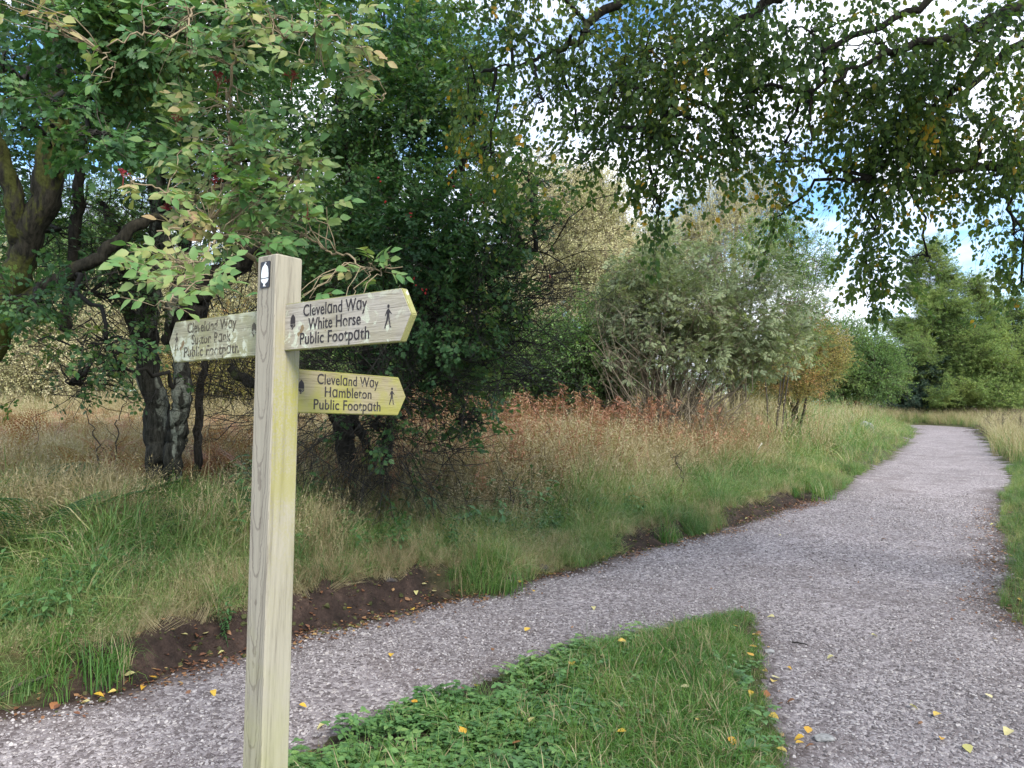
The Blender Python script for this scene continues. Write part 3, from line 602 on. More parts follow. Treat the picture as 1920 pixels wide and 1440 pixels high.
# -- birch reaching in from the right, its trunk just outside the view
g0 = np.array([5.6, 4.6, gz(5.6, 4.6)])
t4 = empty('birch_tree', g0, 'birch with drooping leafy branches overhanging the path from the upper right', 'tree')
_, D0 = stem(t4, 'trunk', [g0 + [0, 0, -.2], g0 + [-.05, .05, 1.5], g0 + [-.2, .1, 3.2], g0 + [-.3, .1, 5], g0 + [-.4, .2, 7], g0 + [-.4, .2, 9]], [.24, .19, .17, .14, .10, .05], 'birch_bark', 16, .12)
LB = [([g0 + [-.2, .1, 3.0], W(2050, 200, 5.0), W(1900, 300, 4.8), W(1830, 312, 4.8), W(1760, 325, 4.7), W(1700, 330, 4.7)], [.06, .04, .028, .02, .012, .006]),
      ([g0 + [-.25, .1, 3.6], W(2060, -60, 4.6), W(1900, 20, 4.4), W(1790, 60, 4.3), W(1640, 110, 4.2), W(1560, 150, 4.2)], [.07, .045, .032, .024, .014, .006]),
      ([g0 + [-.25, .1, 4.2], W(1900, -220, 4.8), W(1560, -60, 4.8), W(1420, 20, 4.8), W(1340, 70, 4.8), W(1270, 100, 4.8)], [.07, .05, .035, .026, .016, .006]),
      ([g0 + [-.25, .1, 4.4], W(1800, -320, 5.4), W(1350, -120, 5.4), W(1130, 20, 5.3), W(1080, 75, 5.2), W(1010, 110, 5.2), W(930, 130, 5.2)], [.08, .055, .04, .028, .022, .013, .005]),
      ([g0 + [-.2, .1, 4.0], W(1900, -60, 4.4), W(1720, 10, 4.4), W(1550, 90, 4.4), W(1546, 120, 4.4), W(1520, 220, 4.35), W(1512, 300, 4.3)], [.05, .035, .02, .014, .012, .007, .003]),
      ([g0 + [-.2, .1, 3.4], W(2000, 60, 5.2), W(1850, 140, 5.4), W(1740, 240, 5.6), W(1700, 330, 5.8)], [.05, .035, .022, .014, .006]),
      ([W(1340, 70, 4.8), W(1300, 130, 4.8), W(1260, 200, 4.7), W(1220, 240, 4.7)], [.014, .01, .007, .003]),
      ([W(1900, 20, 4.4), W(1800, 160, 4.5), W(1760, 190, 4.6), W(1640, 330, 4.8)], [.02, .014, .01, .004])]
an = []
for P_, r_ in LB: an.append(stem(t4, 'branch', P_, [q * 1.1 for q in r_], 'dark_bark', 8, .08, 8)[1])
an = np.vstack(an)
BB = [(890, 150, 5.3, 60, 90, .4, 110), (920, 280, 5.4, 50, 50, .3, 60), (960, 60, 5.2, 120, 90, .5, 230), (1090, 60, 5.0, 130, 90, .6, 300), (1020, 190, 5.0, 110, 90, .5, 110), (1150, 160, 4.9, 90, 110, .5, 190), (1090, 300, 5.2, 90, 60, .4, 45), (1210, 90, 4.8, 120, 110, .6, 330),
      (1200, 260, 4.8, 80, 90, .4, 170), (1230, 370, 5.0, 55, 60, .35, 50), (1300, 110, 4.6, 110, 100, .5, 260), (1310, 230, 4.6, 80, 80, .4, 150), (1290, 320, 4.9, 40, 60, .3, 50), (1400, 60, 4.5, 110, 80, .5, 250),
      (1410, 170, 4.5, 70, 80, .5, 110), (1470, 270, 4.9, 50, 80, .4, 90), (1470, 390, 5.2, 35, 50, .3, 50), (1520, 60, 4.3, 100, 80, .5, 180), (1590, 180, 4.6, 60, 90, .4, 90), (1640, 80, 4.3, 110, 80, .5, 250),
      (1650, 280, 4.9, 75, 110, .4, 340), (1640, 430, 5.2, 38, 60, .3, 120), (1700, 180, 4.6, 90, 110, .5, 320), (1800, 80, 4.4, 120, 90, .6, 380), (1780, 220, 4.8, 110, 90, .5, 340), (1730, 320, 5.3, 50, 50, .4, 90),
      (1870, 330, 5.0, 60, 35, .4, 90), (1900, 440, 5.2, 50, 80, .4, 170), (1740, 480, 6.0, 40, 25, .3, 18), (1625, 500, 5.4, 35, 40, .3, 110), (1880, 220, 4.6, 100, 100, .6, 330), (1420, 320, 5.4, 50, 40, .4, 20), (1080, 240, 5.4, 100, 60, .4, 60), (1915, 530, 5.4, 25, 35, .3, 30), (1380, 260, 4.8, 50, 60, .3, 40),
      (1400, -150, 4.6, 600, 150, 1.2, 1600), (900, -150, 5.2, 300, 130, .8, 450), (2150, 150, 5, 180, 300, 1, 900)]
foliage(t4, 'birch', [b for b in BB], (.75, 1.15), -1.3, .6, .72, 2.6, 5, an, .008, n_single=250, single='leafy_twig')
# unseen rest of its crown, added overhead and behind the camera for shade
cb = [((3.0, 1.5, 5.6), 2.4, 1.1), ((5.5, 0.0, 6.0), 2.6, 1.6), ((4.5, 3.5, 7.5), 2.5, 1.5), ((1.5, 3.2, 5.9), 1.8, .9), ((7, 3, 5), 2.5, 2.0), ((4.5, -2.2, 5.2), 2.2, 1.6), ((7.5, 6.5, 5.5), 2.2, 1.8)]
P = []; 
for c, r1, r2 in cb:
    v = rng.normal(0, 1, (int(130 * r1 * r1), 3)); v /= np.linalg.norm(v, axis=1)[:, None]; P.append(np.array(c) + v * (rng.random(len(v)) ** .4)[:, None] * [r1, r1, r2])
P = np.vstack(P); D = rng.normal(0, .6, P.shape); D[:, 2] -= 1.2
scatter('unseen_shade_crown', 'birch', PR['birch'], P, edir(D), rng.uniform(.9, 1.3, len(P)), t4)

# -- elder just behind the signpost: leaflets, stems, red umbel stalks
g0 = ground_at(528, 5.1)
t5 = empty('elder_bush', g0, 'elder with yellowing leaves growing over the top of the signpost', 'shrub')
def lfm(n, mat):
    r_ = []
    for k in range(n):
        V, F = ovate(1, rnd(.56, .7), .10, rnd(.0, .35), 4); mb = MB(); mb.add(V, F, 0, k / max(1, n - 1)); r_.append(mb.mesh('leaf', [M[mat]], True))
    return r_
ELF = lfm(14, 'elder')
_, E1 = stem(t5, 'stem', [g0 + [0, 0, -.1], W(530, 900, 5.0), W(528, 700, 4.8), W(520, 560, 4.5), W(500, 450, 4.2), W(450, 330, 3.9), W(425, 200, 3.8), W(415, 140, 3.8)], [.028, .024, .022, .018, .015, .011, .007, .004], 'elder_stem', 8, .1)
_, E2 = stem(t5, 'stem', [W(528, 700, 4.8), W(500, 520, 4.2), W(420, 440, 3.7), W(370, 420, 3.5), W(300, 440, 3.4)], [.018, .014, .010, .007, .003], 'elder_stem', 6, .1)
_, E3 = stem(t5, 'stem', [W(520, 560, 4.5), W(540, 430, 4.1), W(560, 330, 3.9), W(600, 300, 3.9)], [.014, .011, .008, .004], 'elder_stem', 6, .1)
_, E4 = stem(t5, 'stem', [W(370, 420, 3.5), W(300, 365, 3.4), W(232, 332, 3.3)], [.006, .004, .002], 'elder_stem', 6, .1)
_, E5 = stem(t5, 'stem', [W(560, 440, 4.1), W(620, 470, 3.8), W(690, 500, 3.6), W(740, 510, 3.6)], [.007, .005, .004, .002], 'elder_stem', 6, .1)
_, E6 = stem(t5, 'stem', [W(425, 200, 3.8), W(440, 90, 3.7), W(420, -20, 3.6), W(380, -120, 3.6)], [.008, .006, .005, .005], 'elder_stem', 6, .1)
_, E7 = stem(t5, 'stem', [W(420, -20, 3.6), W(330, 60, 3.2), W(220, 85, 3.1), W(205, 120, 3.1)], [.005, .004, .003, .0015], 'elder_stem', 6, .1)
_, E8 = stem(t5, 'stem', [W(440, 90, 3.7), W(560, 60, 3.4), W(650, 30, 3.4), W(720, 180, 3.5)], [.005, .004, .003, .0015], 'elder_stem', 6, .1)
_, E9 = stem(t5, 'stem', [W(420, 440, 3.7), W(350, 500, 3.0), W(330, 560, 2.6), W(300, 590, 2.5)], [.006, .004, .003, .0015], 'elder_stem', 6, .1)
EA = np.vstack([E1[38:], E2[15:], E3[10:], E4, E5, E6, E7, E8, E9])
EB = [(420, 230, 3.75, 95, 50, .2, 16), (470, 330, 3.8, 120, 70, .3, 34), (430, 400, 3.7, 120, 60, .3, 34), (520, 390, 3.8, 100, 50, .3, 26), (540, 300, 3.8, 70, 40, .2, 12), (340, 500, 3.1, 50, 40, .2, 11), (300, 490, 3.2, 35, 35, .2, 5), (390, 520, 2.7, 50, 15, .04, 2), (310, 565, 2.6, 32, 18, .05, 3), (345, 530, 2.7, 45, 20, .08, 4),
      (610, 60, 3.4, 70, 50, .3, 14), (400, 70, 3.5, 100, 60, .3, 18), (300, 50, 3.3, 80, 50, .3, 10), (500, 40, 3.4, 110, 50, .3, 16), (210, 150, 3.1, 50, 35, .2, 3), (60, 30, 3.0, 70, 30, .3, 6), (690, 510, 3.6, 50, 25, .1, 5), (720, 190, 3.5, 25, 25, .1, 2), (460, 460, 3.7, 90, 25, .2, 12), (250, 350, 3.3, 60, 15, .1, 3), (600, 110, 3.4, 40, 40, .2, 6), (560, 555, 3.4, 40, 15, .1, 3), (640, 560, 3.3, 50, 15, .1, 2), (350, 290, 3.7, 60, 30, .2, 6)]
ml = MB(); LF = []
for b in EB:
    c, P, v = blob_pts(b[:6] + (int(b[6] * 1.5),), .6)
    for p_, v_ in zip(P, v):
        a_ = EA[np.argmin(np.linalg.norm(EA - p_, axis=1))]; d = np.array([v_[0] * .9 + rnd(-.5, .5), v_[1] * .6 - .25, rnd(-.2, .45)]); d /= np.linalg.norm(d)
        if np.linalg.norm(a_ - p_) < .42:
            l_ = limb(a_, p_, .08, 6, .05); ml.tube(l_, np.linspace(.0032, .0015, 6), 4, 0)
        nl_ = int(rng.integers(2, 4)); L_ = rnd(.10, .15); Fm = frame(d, (rnd(-.4, .4), -1.1, .8)); tone = float(np.clip(vnoise(p_[0] + p_[1], p_[2], 3.0, 2) * 1.5 - .32 + rnd(-.25, .25), 0, 1))
        l_ = np.array([[L_ * k / 4, 0, -.2 * L_ * (k / 4) ** 2] for k in range(5)]) @ Fm + p_; ml.tube(l_, .0011, 3, 0)
        for k in range(nl_):
            u = .35 + .6 * k / nl_
            for sg in (1, -1): LF.append((np.array([L_ * u, 0, -.2 * L_ * u * u]) @ Fm + p_, np.array([.6, sg * .8, rnd(-.4, .05)]) @ Fm, Fm[2], rnd(.05, .075), tone))
        LF.append((np.array([L_, 0, -.2 * L_]) @ Fm + p_, np.array([1, 0, -.35]) @ Fm, Fm[2], rnd(.06, .085), tone))
tag(ml.build('twigs', [M['elder_stem']], t5, True), kind='stuff')
LF.sort(key=lambda q: q[0][1] / q[3])
rP, rE, rS, rK = [], [], [], []
for i, (p_, d, u, s_, tone) in enumerate(LF):
    s_ *= .74 if p_[1] < 3.2 else .84
    Mx = Matrix(frame(d, u + rng.normal(0, .38, 3)).T.tolist()); e_ = Mx.to_euler(); k_ = int(np.clip(tone * 13 + rnd(-2, 2), 0, 13)); 
    if i < 300:
        ob = bpy.data.objects.new('leaf', ELF[k_]); COL.objects.link(ob); ob.parent = t5; ob.location = tuple(p_ - np.array(t5.location)); ob.rotation_euler = e_; ob.scale = (s_,) * 3
    else: rP.append(p_); rE.append(list(e_)); rS.append(s_); rK.append(k_)
scatter('leaves', 'elder', ELF, rP, rE, rS, t5, pick=np.array(rK))
for (px, py, d_, s_, dn) in [(405, 188, 3.75, .12, 0), (230, 352, 3.3, .07, 0), (330, 250, 3.7, .08, 0), (400, 375, 3.65, .10, 0), (545, 170, 3.6, .08, 0), (310, 365, 3.5, .06, 1), (575, 380, 3.7, .07, 1)]:
    mb = MB(); c = W(px, py, d_)
    def um(p, d, l, lv):
        q = p + d * l; mb.tube([p, q], .0016 if lv == 3 else .0009, 3, 0)
        if lv > 0:
            for k in range(5): dd = d + rng.normal(0, .5, 3) * [1, 1, .5]; um(q, dd / np.linalg.norm(dd), l * .55, lv - 1)
    um(c, np.array([rnd(-.2, .2), 0, -1. if dn else 1.]), s_ * .6, 3); mb.build('umbel', [M['elder_red']], t5)

# ------------------------------------------------------------------ shrubs and trees further off
def shrub(name, label, cat, px, d, blobs, key, trunk_r=.06, stems=5, scale=(.8, 1.3), droop=0., clump=.6, cs=.8, hubs=6, hub_r=.015, bare=0, mat='twig', tang='tangle', group=None, spread=1.0, shell=.4):
    g0 = ground_at(px, d); t = empty(name, g0, label, cat, group); an = []
    cs_ = [W(b[0], b[1], b[2]) for b in blobs]
    for k in range(stems):
        c = np.array(cs_[k % len(cs_)]) + rng.normal(0, .2, 3) * [1, 1, .3]; b0 = g0 + np.array([rnd(-.3, .3), rnd(-.3, .3), 0]) * (stems > 1) * spread
        P_ = [b0 - [0, 0, .15], b0 + (c - b0) * [.25, .25, .4] + rng.normal(0, .05, 3), b0 + (c - b0) * [.6, .6, .75] + rng.normal(0, .08, 3), c]
        an.append(stem(t, 'trunk' if stems < 3 else 'stem', P_, [trunk_r, trunk_r * .8, trunk_r * .5, trunk_r * .25], mat, 7, .1, 6)[1])
    foliage(t, key, blobs, scale, droop, shell, clump, cs, hubs, np.vstack(an), hub_r, mat if mat.startswith('twig') else 'twig')
    if bare:
        c = np.mean(cs_, 0); n_ = bare; a_ = rng.uniform(0, 6.283, n_); rr = np.sqrt(rng.random(n_)) * 1.1 * spread
        P = np.stack([g0[0] + rr * np.cos(a_), g0[1] + rr * np.sin(a_), g0[2] + rng.random(n_) ** 1.2 * (c[2] - g0[2]) * .8], 1)
        D = np.stack([np.cos(a_) * .55, np.sin(a_) * .55, np.full(n_, .8)], 1) + rng.normal(0, .3, (n_, 3)); scatter('bare_stems', tang, PR[tang], P, edir(D), rng.uniform(1.0, 2.0, n_), t)
    return t
sh = shrub('rowan_bush', 'big grey-green bush with bare fanned stems at the middle of the bank', 'bush', 1240, 15.5,
      [(1210, 570, 15.2, 75, 95, 1.0, 620), (1285, 570, 15.3, 95, 90, 1.1, 950), (1385, 600, 15.2, 90, 75, 1.0, 650), (1460, 650, 15.2, 70, 50, .8, 200), (1175, 660, 15.0, 50, 45, .7, 130), (1290, 650, 14.9, 100, 50, .8, 330), (1385, 670, 15, 80, 40, .8, 170), (1240, 470, 15.6, 50, 40, .7, 110), (1340, 490, 15.6, 45, 35, .7, 80), (1480, 570, 15.5, 45, 50, .7, 80), (1420, 520, 15.5, 45, 50, .7, 110), (1150, 590, 15.3, 35, 70, .6, 80), (1180, 490, 15.6, 35, 30, .5, 40)],
      'rowan', .035, 24, (.5, .85), .1, .6, 1.2, 9, .012, 260, 'twig_pale', 'tangle_p', spread=1.0)
mb = MB(); g0 = ground_at(1250, 15.0)
for k in range(70):
    a_ = rnd(-1, 1); q = W(1265 + a_ * 165, 690 - abs(a_) * 10 - rnd(-40, 70), 14.8 + rnd(-.5, .8)); b0 = g0 + [rnd(-.7, .9), rnd(-.4, .3), -.1]
    l_ = limb(b0, q, .1 * rnd(-.3, 1), 8, .05); mb.tube(l_, np.linspace(rnd(.010, .022), .004, 8), 4, 0)
tag(mb.build('thin_stems', [M['twig_pale']], sh), kind='stuff')
shrub('willow_tree', 'pale golden shrub rising behind the hawthorn, feathery crown', 'tree', 1060, 21, [(1040, 470, 21, 100, 120, 1.5, 1300), (1110, 430, 21, 60, 80, 1.2, 700), (1130, 540, 20.5, 50, 80, 1.2, 350), (1000, 380, 21.5, 60, 50, 1, 220), (1060, 600, 20.5, 120, 80, 1.2, 420), (1090, 380, 21.2, 50, 50, 1, 180), (1150, 470, 21, 40, 50, 1, 130), (960, 620, 20, 90, 90, 1.2, 300)], 'gold', .07, 6, (1.0, 1.6), .5, .5, .8, 7, .018, 0, 'twig_pale')
shrub('willow_tree', 'tall thin golden tree with see-through crown above the grey-green bush', 'tree', 1380, 24, [(1390, 380, 24, 50, 60, 1.2, 220), (1330, 410, 24, 45, 60, 1.2, 230), (1430, 420, 24, 45, 60, 1.2, 200), (1370, 450, 24, 110, 40, 1.3, 360), (1350, 340, 24, 30, 30, .8, 26), (1400, 500, 24, 130, 50, 1.4, 320), (1280, 450, 24, 60, 40, 1.2, 140)], 'gold', .07, 8, (.9, 1.4), .7, .5, .8, 7, .014, 0, 'twig_pale')
shrub('ash_tree', 'light green young tree leaning out at the right side of the grey-green bush', 'tree', 1450, 19, [(1480, 500, 19, 60, 60, .8, 230), (1520, 540, 19, 40, 60, .7, 90), (1440, 470, 19, 50, 50, .8, 150), (1530, 490, 19, 40, 30, .6, 26), (1500, 620, 18.5, 40, 60, .7, 140)], 'green', .022, 4, (.7, 1.1), .5, .5, 1.0, 7, .01, 0, 'twig')
shrub('rowan_tree', 'orange-tinted rowan at the far right end of the bank thicket', 'tree', 1500, 23, [(1510, 640, 23, 50, 50, 1.0, 330), (1490, 700, 22.8, 70, 40, 1.0, 330), (1540, 670, 23, 30, 50, .8, 170), (1450, 700, 22, 70, 40, 1.0, 260), (1430, 640, 22, 60, 50, 1, 200)], 'orange', .05, 5, (.8, 1.3), .2, .55, .8, 6, .012, 0, 'twig')
shrub('sycamore_tree', 'fresh green rounded tree past the thicket, left of the conifers', 'tree', 1600, 50, [(1590, 660, 50, 65, 50, 2.4, 800), (1620, 700, 49, 60, 40, 2.2, 600), (1560, 710, 49, 50, 30, 2, 400), (1580, 630, 50, 22, 22, 1, 90), (1640, 690, 50, 30, 30, 1.4, 200)], 'green', .10, 3, (1.7, 2.6), .3, .6, .5, 7, .02)
def conifer(label, px, d, top, wpx, base_d=None, key='larch', n=1500, name='larch_tree', k0=0.06, seed=0, group=None, sc=(1.9, 3.2)):
    g0 = ground_at(px, d); t = empty(name, g0, label, 'tree', group); tp = W(px + rnd(-5, 5), top, d)
    stem(t, 'trunk', [g0 - [0, 0, .2], g0 + (tp - g0) * .5, tp], [.13, .07, .01], 'dark_bark', 8, .08, 6)
    H_ = tp[2] - g0[2]; wr = wpx / FPX * d; nb = int(46 * 1); mb = MB(); P, D = [], []
    for k in range(nb):
        u = k0 + (1 - k0) * (k + rnd(0, 1)) / nb; z = g0[2] + H_ * u; l = wr * ((1 - u) ** 1.0) * 1.15 * rnd(.6, 1.2) + .12; az = rnd(0, 6.283); dh = np.array([math.cos(az), math.sin(az), 0])
        c = g0 + (tp - g0) * u; e_ = c + dh * l + [0, 0, l * rnd(-.05, .28)]; l_ = limb(c, e_, -.10, 7, .03); mb.tube(l_, np.linspace(.04, .01, 7) * (1 - u * .6), 4, 0)
        m_ = int(n / nb * (.35 + 1.3 * (1 - u))); s_ = rng.random(m_) ** .8; q = np.stack([np.interp(s_, np.linspace(0, 1, 7), l_[:, i]) for i in range(3)], 1) + rng.normal(0, .16 * d / 30, (m_, 3)) * [1, 1, .6]
        P.append(q); D.append(dh + rng.normal(0, .5, (m_, 3)) + [0, 0, .1])
    mb.build('branches', [M['twig']], t)['kind'] = 'stuff'; P = np.vstack(P); D = np.vstack(D); scatter('crown', key, PR[key], P, edir(D), rng.uniform(*sc, len(P)), t); return t
conifer('tall larch with long drooping side branches against the sky, left one of the conifers', 1745, 57, 462, 125, n=6500, sc=(1.1, 2.0))
conifer('broad bright larch standing just right of the tallest larch', 1815, 58, 520, 115, n=4600, sc=(1.2, 2.1))
conifer('yellow-green larch at the right edge of the photograph', 1890, 63, 565, 115, n=2600)
conifer('bushy larch low in front of the taller conifers', 1845, 56, 620, 95, n=1900, sc=(1.6, 2.6))
conifer('small dark blue-green pine at the foot of the larches', 1720, 57, 650, 52, key='pine', n=900, name='pine_tree', sc=(2., 3.))
conifer('dark pine top showing behind the golden shrub', 1100, 30, 325, 45, key='pine', n=900, name='pine_tree', sc=(1.4, 2.2))
conifer('spruce crown showing between hawthorn and golden shrub', 1000, 29, 290, 45, key='pine', n=900, name='spruce_tree', sc=(1.4, 2.2))
shrub('birch_sapling', 'brown-green bushy tree in the gap between larches at the right', 'tree', 1800, 57, [(1790, 640, 57, 40, 60, 1.6, 330), (1800, 700, 57, 60, 40, 1.9, 400)], 'green', .08, 4, (1.8, 2.8), .2, .6, .5, 6, .02)
# sunlit thicket behind the hawthorns on the left
hz = [('sunlit yellow-green shrub in the gap at the far left', -60, 24, 560, 130, 110, 'gold'), ('pale golden bush behind the mossy tree', 90, 22, 640, 120, 90, 'gold'), ('light green bush left of the multi-stemmed trunk', 200, 26, 560, 120, 110, 'green'),
      ('yellowish bush behind the multi-stemmed trunk', 330, 24, 600, 110, 110, 'gold'), ('orange bush glimpsed below the left finger board', 430, 21, 680, 70, 60, 'orange'), ('pale bush behind the signpost', 540, 26, 560, 130, 130, 'gold'),
      ('green bush behind the lower finger board', 700, 24, 620, 140, 120, 'green'), ('golden bush behind the middle of the hawthorn', 860, 25, 560, 120, 140, 'gold'), ('tall green tree behind the hawthorn crown', 620, 32, 420, 170, 160, 'green'), ('tall green tree behind the far left trees', 120, 32, 440, 200, 100, 'green'),
      ('green shrub low behind the golden shrub', 1010, 18, 690, 90, 60, 'green'), ('russet bush left of the grey-green bush', 1120, 17, 660, 50, 70, 'green'), ('golden shrub seen over the grey-green bush, right end', 1230, 27, 480, 90, 60, 'gold')]
for lb, px, d, py, rx, ry, key in hz:
    shrub('background_shrub', lb, 'shrub', px, d, [(px, py, d, rx, ry, 1.4, int(rx * ry / 14)), (px + rx * .5, py + ry * .5, d, rx * .7, ry * .6, 1.2, int(rx * ry / 26)), (px - rx * .5, py + ry * .4, d - .4, rx * .6, ry * .7, 1.2, int(rx * ry / 26))], key, .05, 4, (1.1, 1.9), .1, .5, .5, 5, .018)
# far woodland: one mass beyond the field
P = []
for k in range(150):
    x = rnd(-75, 85); y = rnd(76, 96) if x > -12 else rnd(52, 80); h = rnd(4, 7.5) * (1 if x < -12 else .85); z = gz(x, y); v = rng.normal(0, 1, (170, 3)); v /= np.linalg.norm(v, axis=1)[:, None]; P.append(np.array([x, y, z + h * .5]) + v * (rng.random(170) ** .4)[:, None] * [rnd(2.5, 4), 2.5, h * .55])
P = np.vstack(P); scatter('far_woodland', 'green', PR['green'], P, edir(rng.normal(0, 1, P.shape)), rng.uniform(1.8, 3.2, len(P)), None, 'green woodland along the horizon behind the shrubs', 'woodland')

# ------------------------------------------------------------------ grasses and herbs
def blade(mb, p, az, h, lean, wd, a, seg=3, mat=0, curl=1.6):
    d = np.array([math.cos(az), math.sin(az), 0]); s = np.array([-math.sin(az), math.cos(az), 0]); V = []; F = []
    for k in range(seg + 1):
        u = k / seg; th = lean * u ** curl
        q = p + h * (np.array([0, 0, 1]) * math.sin(min(u, 1) * 1.0) / math.sin(1.0) * math.cos(th * .8) + d * u * math.sin(th) * .9)
        ww = wd * (1 - u ** 1.5) * .5 + (0 if k == seg else .0002)
        if k == seg: V.append(q)
        else: V += [q + s * ww, q - s * ww]
    for k in range(seg - 1): F.append((2 * k, 2 * k + 1, 2 * k + 3, 2 * k + 2))
    F.append((2 * seg - 2, 2 * seg - 1, 2 * seg)); mb.add(V, F, mat, a)
def tuft(mat, n, h, wd, lean, r, seg=3, hv=.35, dry=0., mats=None):
    mb = MB()
    for k in range(n):
        p = np.array([rnd(-r, r), rnd(-r, r), -.01]); isdry = rng.random() < dry
        blade(mb, p, rnd(0, 6.283), h * rnd(1 - hv, 1 + hv), rnd(.1, lean), wd * rnd(.6, 1.2), rnd(0, 1), seg, 1 if isdry else 0)
    return mb.mesh('grass_tuft', [M[mat], M['straw']])
def drytuft(n, h, r, mat='straw'):
    mb = MB()
    for k in range(n):
        p = np.array([rnd(-r, r), rnd(-r, r), -.01]); az = rnd(0, 6.283); hh = h * rnd(.55, 1.2); lean = rnd(.1, .9); a = rnd(0, 1); blade(mb, p, az, hh, lean, .0032, a, 3)
        if rng.random() < .35:
            th = lean; tip = p + hh * (np.array([0, 0, 1]) * math.cos(th * .8) + np.array([math.cos(az), math.sin(az), 0]) * math.sin(th) * .9)
            for j in range(5):
                q = tip - np.array([0, 0, .02 * j]); dd = dirv(rnd(0, 6.28), rnd(-.2, 1)); V = np.array([[0, .12, 0], [1, 0, 0], [0, -.12, 0]]); put(mb, V, [(0, 1, 2)], q, dd, sc=rnd(.015, .03), a=a)
    return mb.mesh('dry_tuft', [M[mat]])
def nettle(h=.3, mat='nettle', nl=6, ll=.055):
    mb = MB(); top = np.array([rnd(-.05, .05), rnd(-.05, .05), h]); mb.tube([[0, 0, 0], top * .5 + [.01, 0, 0], top], [.003, .0025, .0015], 3, 0, .3)
    for k in range(nl):
        u = .25 + .75 * k / (nl - 1); az = k * 1.57 + rnd(-.3, .3)
        for s_ in (0, math.pi):
            V, F = ovate(1, .55, .1, rnd(.2, .6), 4); put(mb, V, F, top * u, dirv(az + s_, rnd(-.3, .3)), sc=ll * (1.2 - u * .5) * rnd(.8, 1.2), a=rnd(0, 1))
    return mb.mesh('nettle', [M[mat]])
def herb(mat='herb', n=16, r=.09, ls=.035):
    mb = MB()
    for k in range(n):
        az = rnd(0, 6.28); q = np.array([math.cos(az), math.sin(az), 0]) * rnd(.01, r) + [0, 0, rnd(.015, .07)]; mb.tube([[0, 0, 0], q], .0008, 3, 0, .4)
        for j in range(3):
            V, F = ovate(1, .75, .08, .15, 3); put(mb, V, F, q, dirv(az + (j - 1) * 1.6, rnd(-.2, .35)), (rnd(-.2, .2), rnd(-.2, .2), 1), ls * rnd(.5, 1), 0, rnd(0, 1))
    return mb.mesh('low_herb', [M[mat]])
def wherb(h=1.0, mat='russet'):
    mb = MB(); top = np.array([rnd(-.15, .15), rnd(-.15, .15), h]); mb.tube([[0, 0, 0], top * .5 + rng.normal(0, .02, 3), top], [.0045, .003, .0015], 3, 0, .2)
    for k in range(34):
        u = rnd(.2, 1); az = rnd(0, 6.28); V = np.array([[0, 0, 0], [.5, .09, -.03], [1, 0, -.2], [.5, -.09, -.03]]); put(mb, V, [(0, 1, 2), (0, 2, 3)], top * u, dirv(az, rnd(-.6, .8)), sc=rnd(.05, .11), a=rnd(0, 1))
    return mb.mesh('dead_stem', [M[mat]])
def frond(mat, L=.7, n=15):
    mb = MB(); P = np.array([[L * u * .75, 0, L * (.75 * u - .45 * u * u)] for u in np.linspace(0, 1, 8)]); mb.tube(P, np.linspace(.003, .001, 8), 3, 0, .3)
    for k in range(n):
        u = .2 + .8 * k / n; c = np.array([np.interp(u, np.linspace(0, 1, 8), P[:, i]) for i in range(3)]); ln = L * .26 * math.sin(math.pi * min(1, (1.08 - u) * 1.05)) + .02
        for s_ in (1, -1):
            for j in range(6):
                v = (j + .5) / 6; q = c + np.array([.35, s_ * .9, -.15 * v]) * ln * v
                for s2 in (1, -1):
                    V = np.array([[0, 0, 0], [.5, .22, 0], [1, 0, -.1], [.5, -.22, 0]]); put(mb, V, [(0, 1, 2, 3)], q, np.array([.9 * s2, s_ * .5, -.1]), sc=ln * .2 * (1.15 - v), a=rnd(0, 1))
    return mb.mesh('frond', [M[mat]])
PR['lawn'] = [tuft('grass', 12, rnd(.07, .13), .0046, 2.3, .05, 4, dry=.10) for _ in range(6)]
PR['long'] = [tuft('grass_l', 18, .28, .0048, 2.4, .06, 4, dry=.14) for _ in range(6)]
PR['dry'] = [drytuft(20, .42, .07) for _ in range(6)]
PR['lush'] = [tuft('grass', 20, .24, .0055, 2.4, .07, 4, dry=.12) for _ in range(3)]
PR['nettle'] = [nettle(rnd(.2, .34)) for _ in range(5)]
PR['herb'] = [herb() for _ in range(5)]
PR['wherb'] = [wherb(rnd(.7, 1.2)) for _ in range(5)]
PR['bracken'] = [frond('bracken', rnd(.6, .9)) for _ in range(4)]
PR['fern'] = [frond('fern', rnd(.7, .95), 18) for _ in range(4)]
PR['heather'] = [sprig_fine('heather', .35, 60, .014, 8, 'twig', .5) for _ in range(4)]
PR['litter'] = []
for k in range(5):
    mb = MB(); V, F = ovate(1, rnd(.5, .8), rnd(-.2, .3), rnd(-.3, .3), 3); mb.add(V, F, 0, k / 4); PR['litter'].append(mb.mesh('leaf_scrap', [M['litter']]))

def sample(n, x0, x1, y0, y1, near=True):
    X = rng.uniform(x0, x1, n); Y = rng.uniform(y0, y1, n)
    if near: k = np.abs(X) < .72 * Y + 1.6; X, Y = X[k], Y[k]
    return X, Y
def sow(name, key, X, Y, prob, scale, label, cat='grass', tilt=.15, zoff=0., kind='stuff', parent=None):
    k = rng.random(len(X)) < prob; X, Y = X[k], Y[k]; sc = scale[k] if isinstance(scale, np.ndarray) else np.full(len(X), scale)
    z = height(X, Y) + zoff; P = np.stack([X, Y, z], 1); S = sc * rng.uniform(.7, 1.3, len(X))
    return scatter(name, key, PR[key], P, eup(len(P), tilt), S, parent, label, cat, kind)
def area(n, y0, y1):
    X, Y = sample(n, -.75 * y1 - 1.6, .75 * y1 + 1.6, y0, y1); a, b, c = fields(X, Y); return X, Y, a, b, c
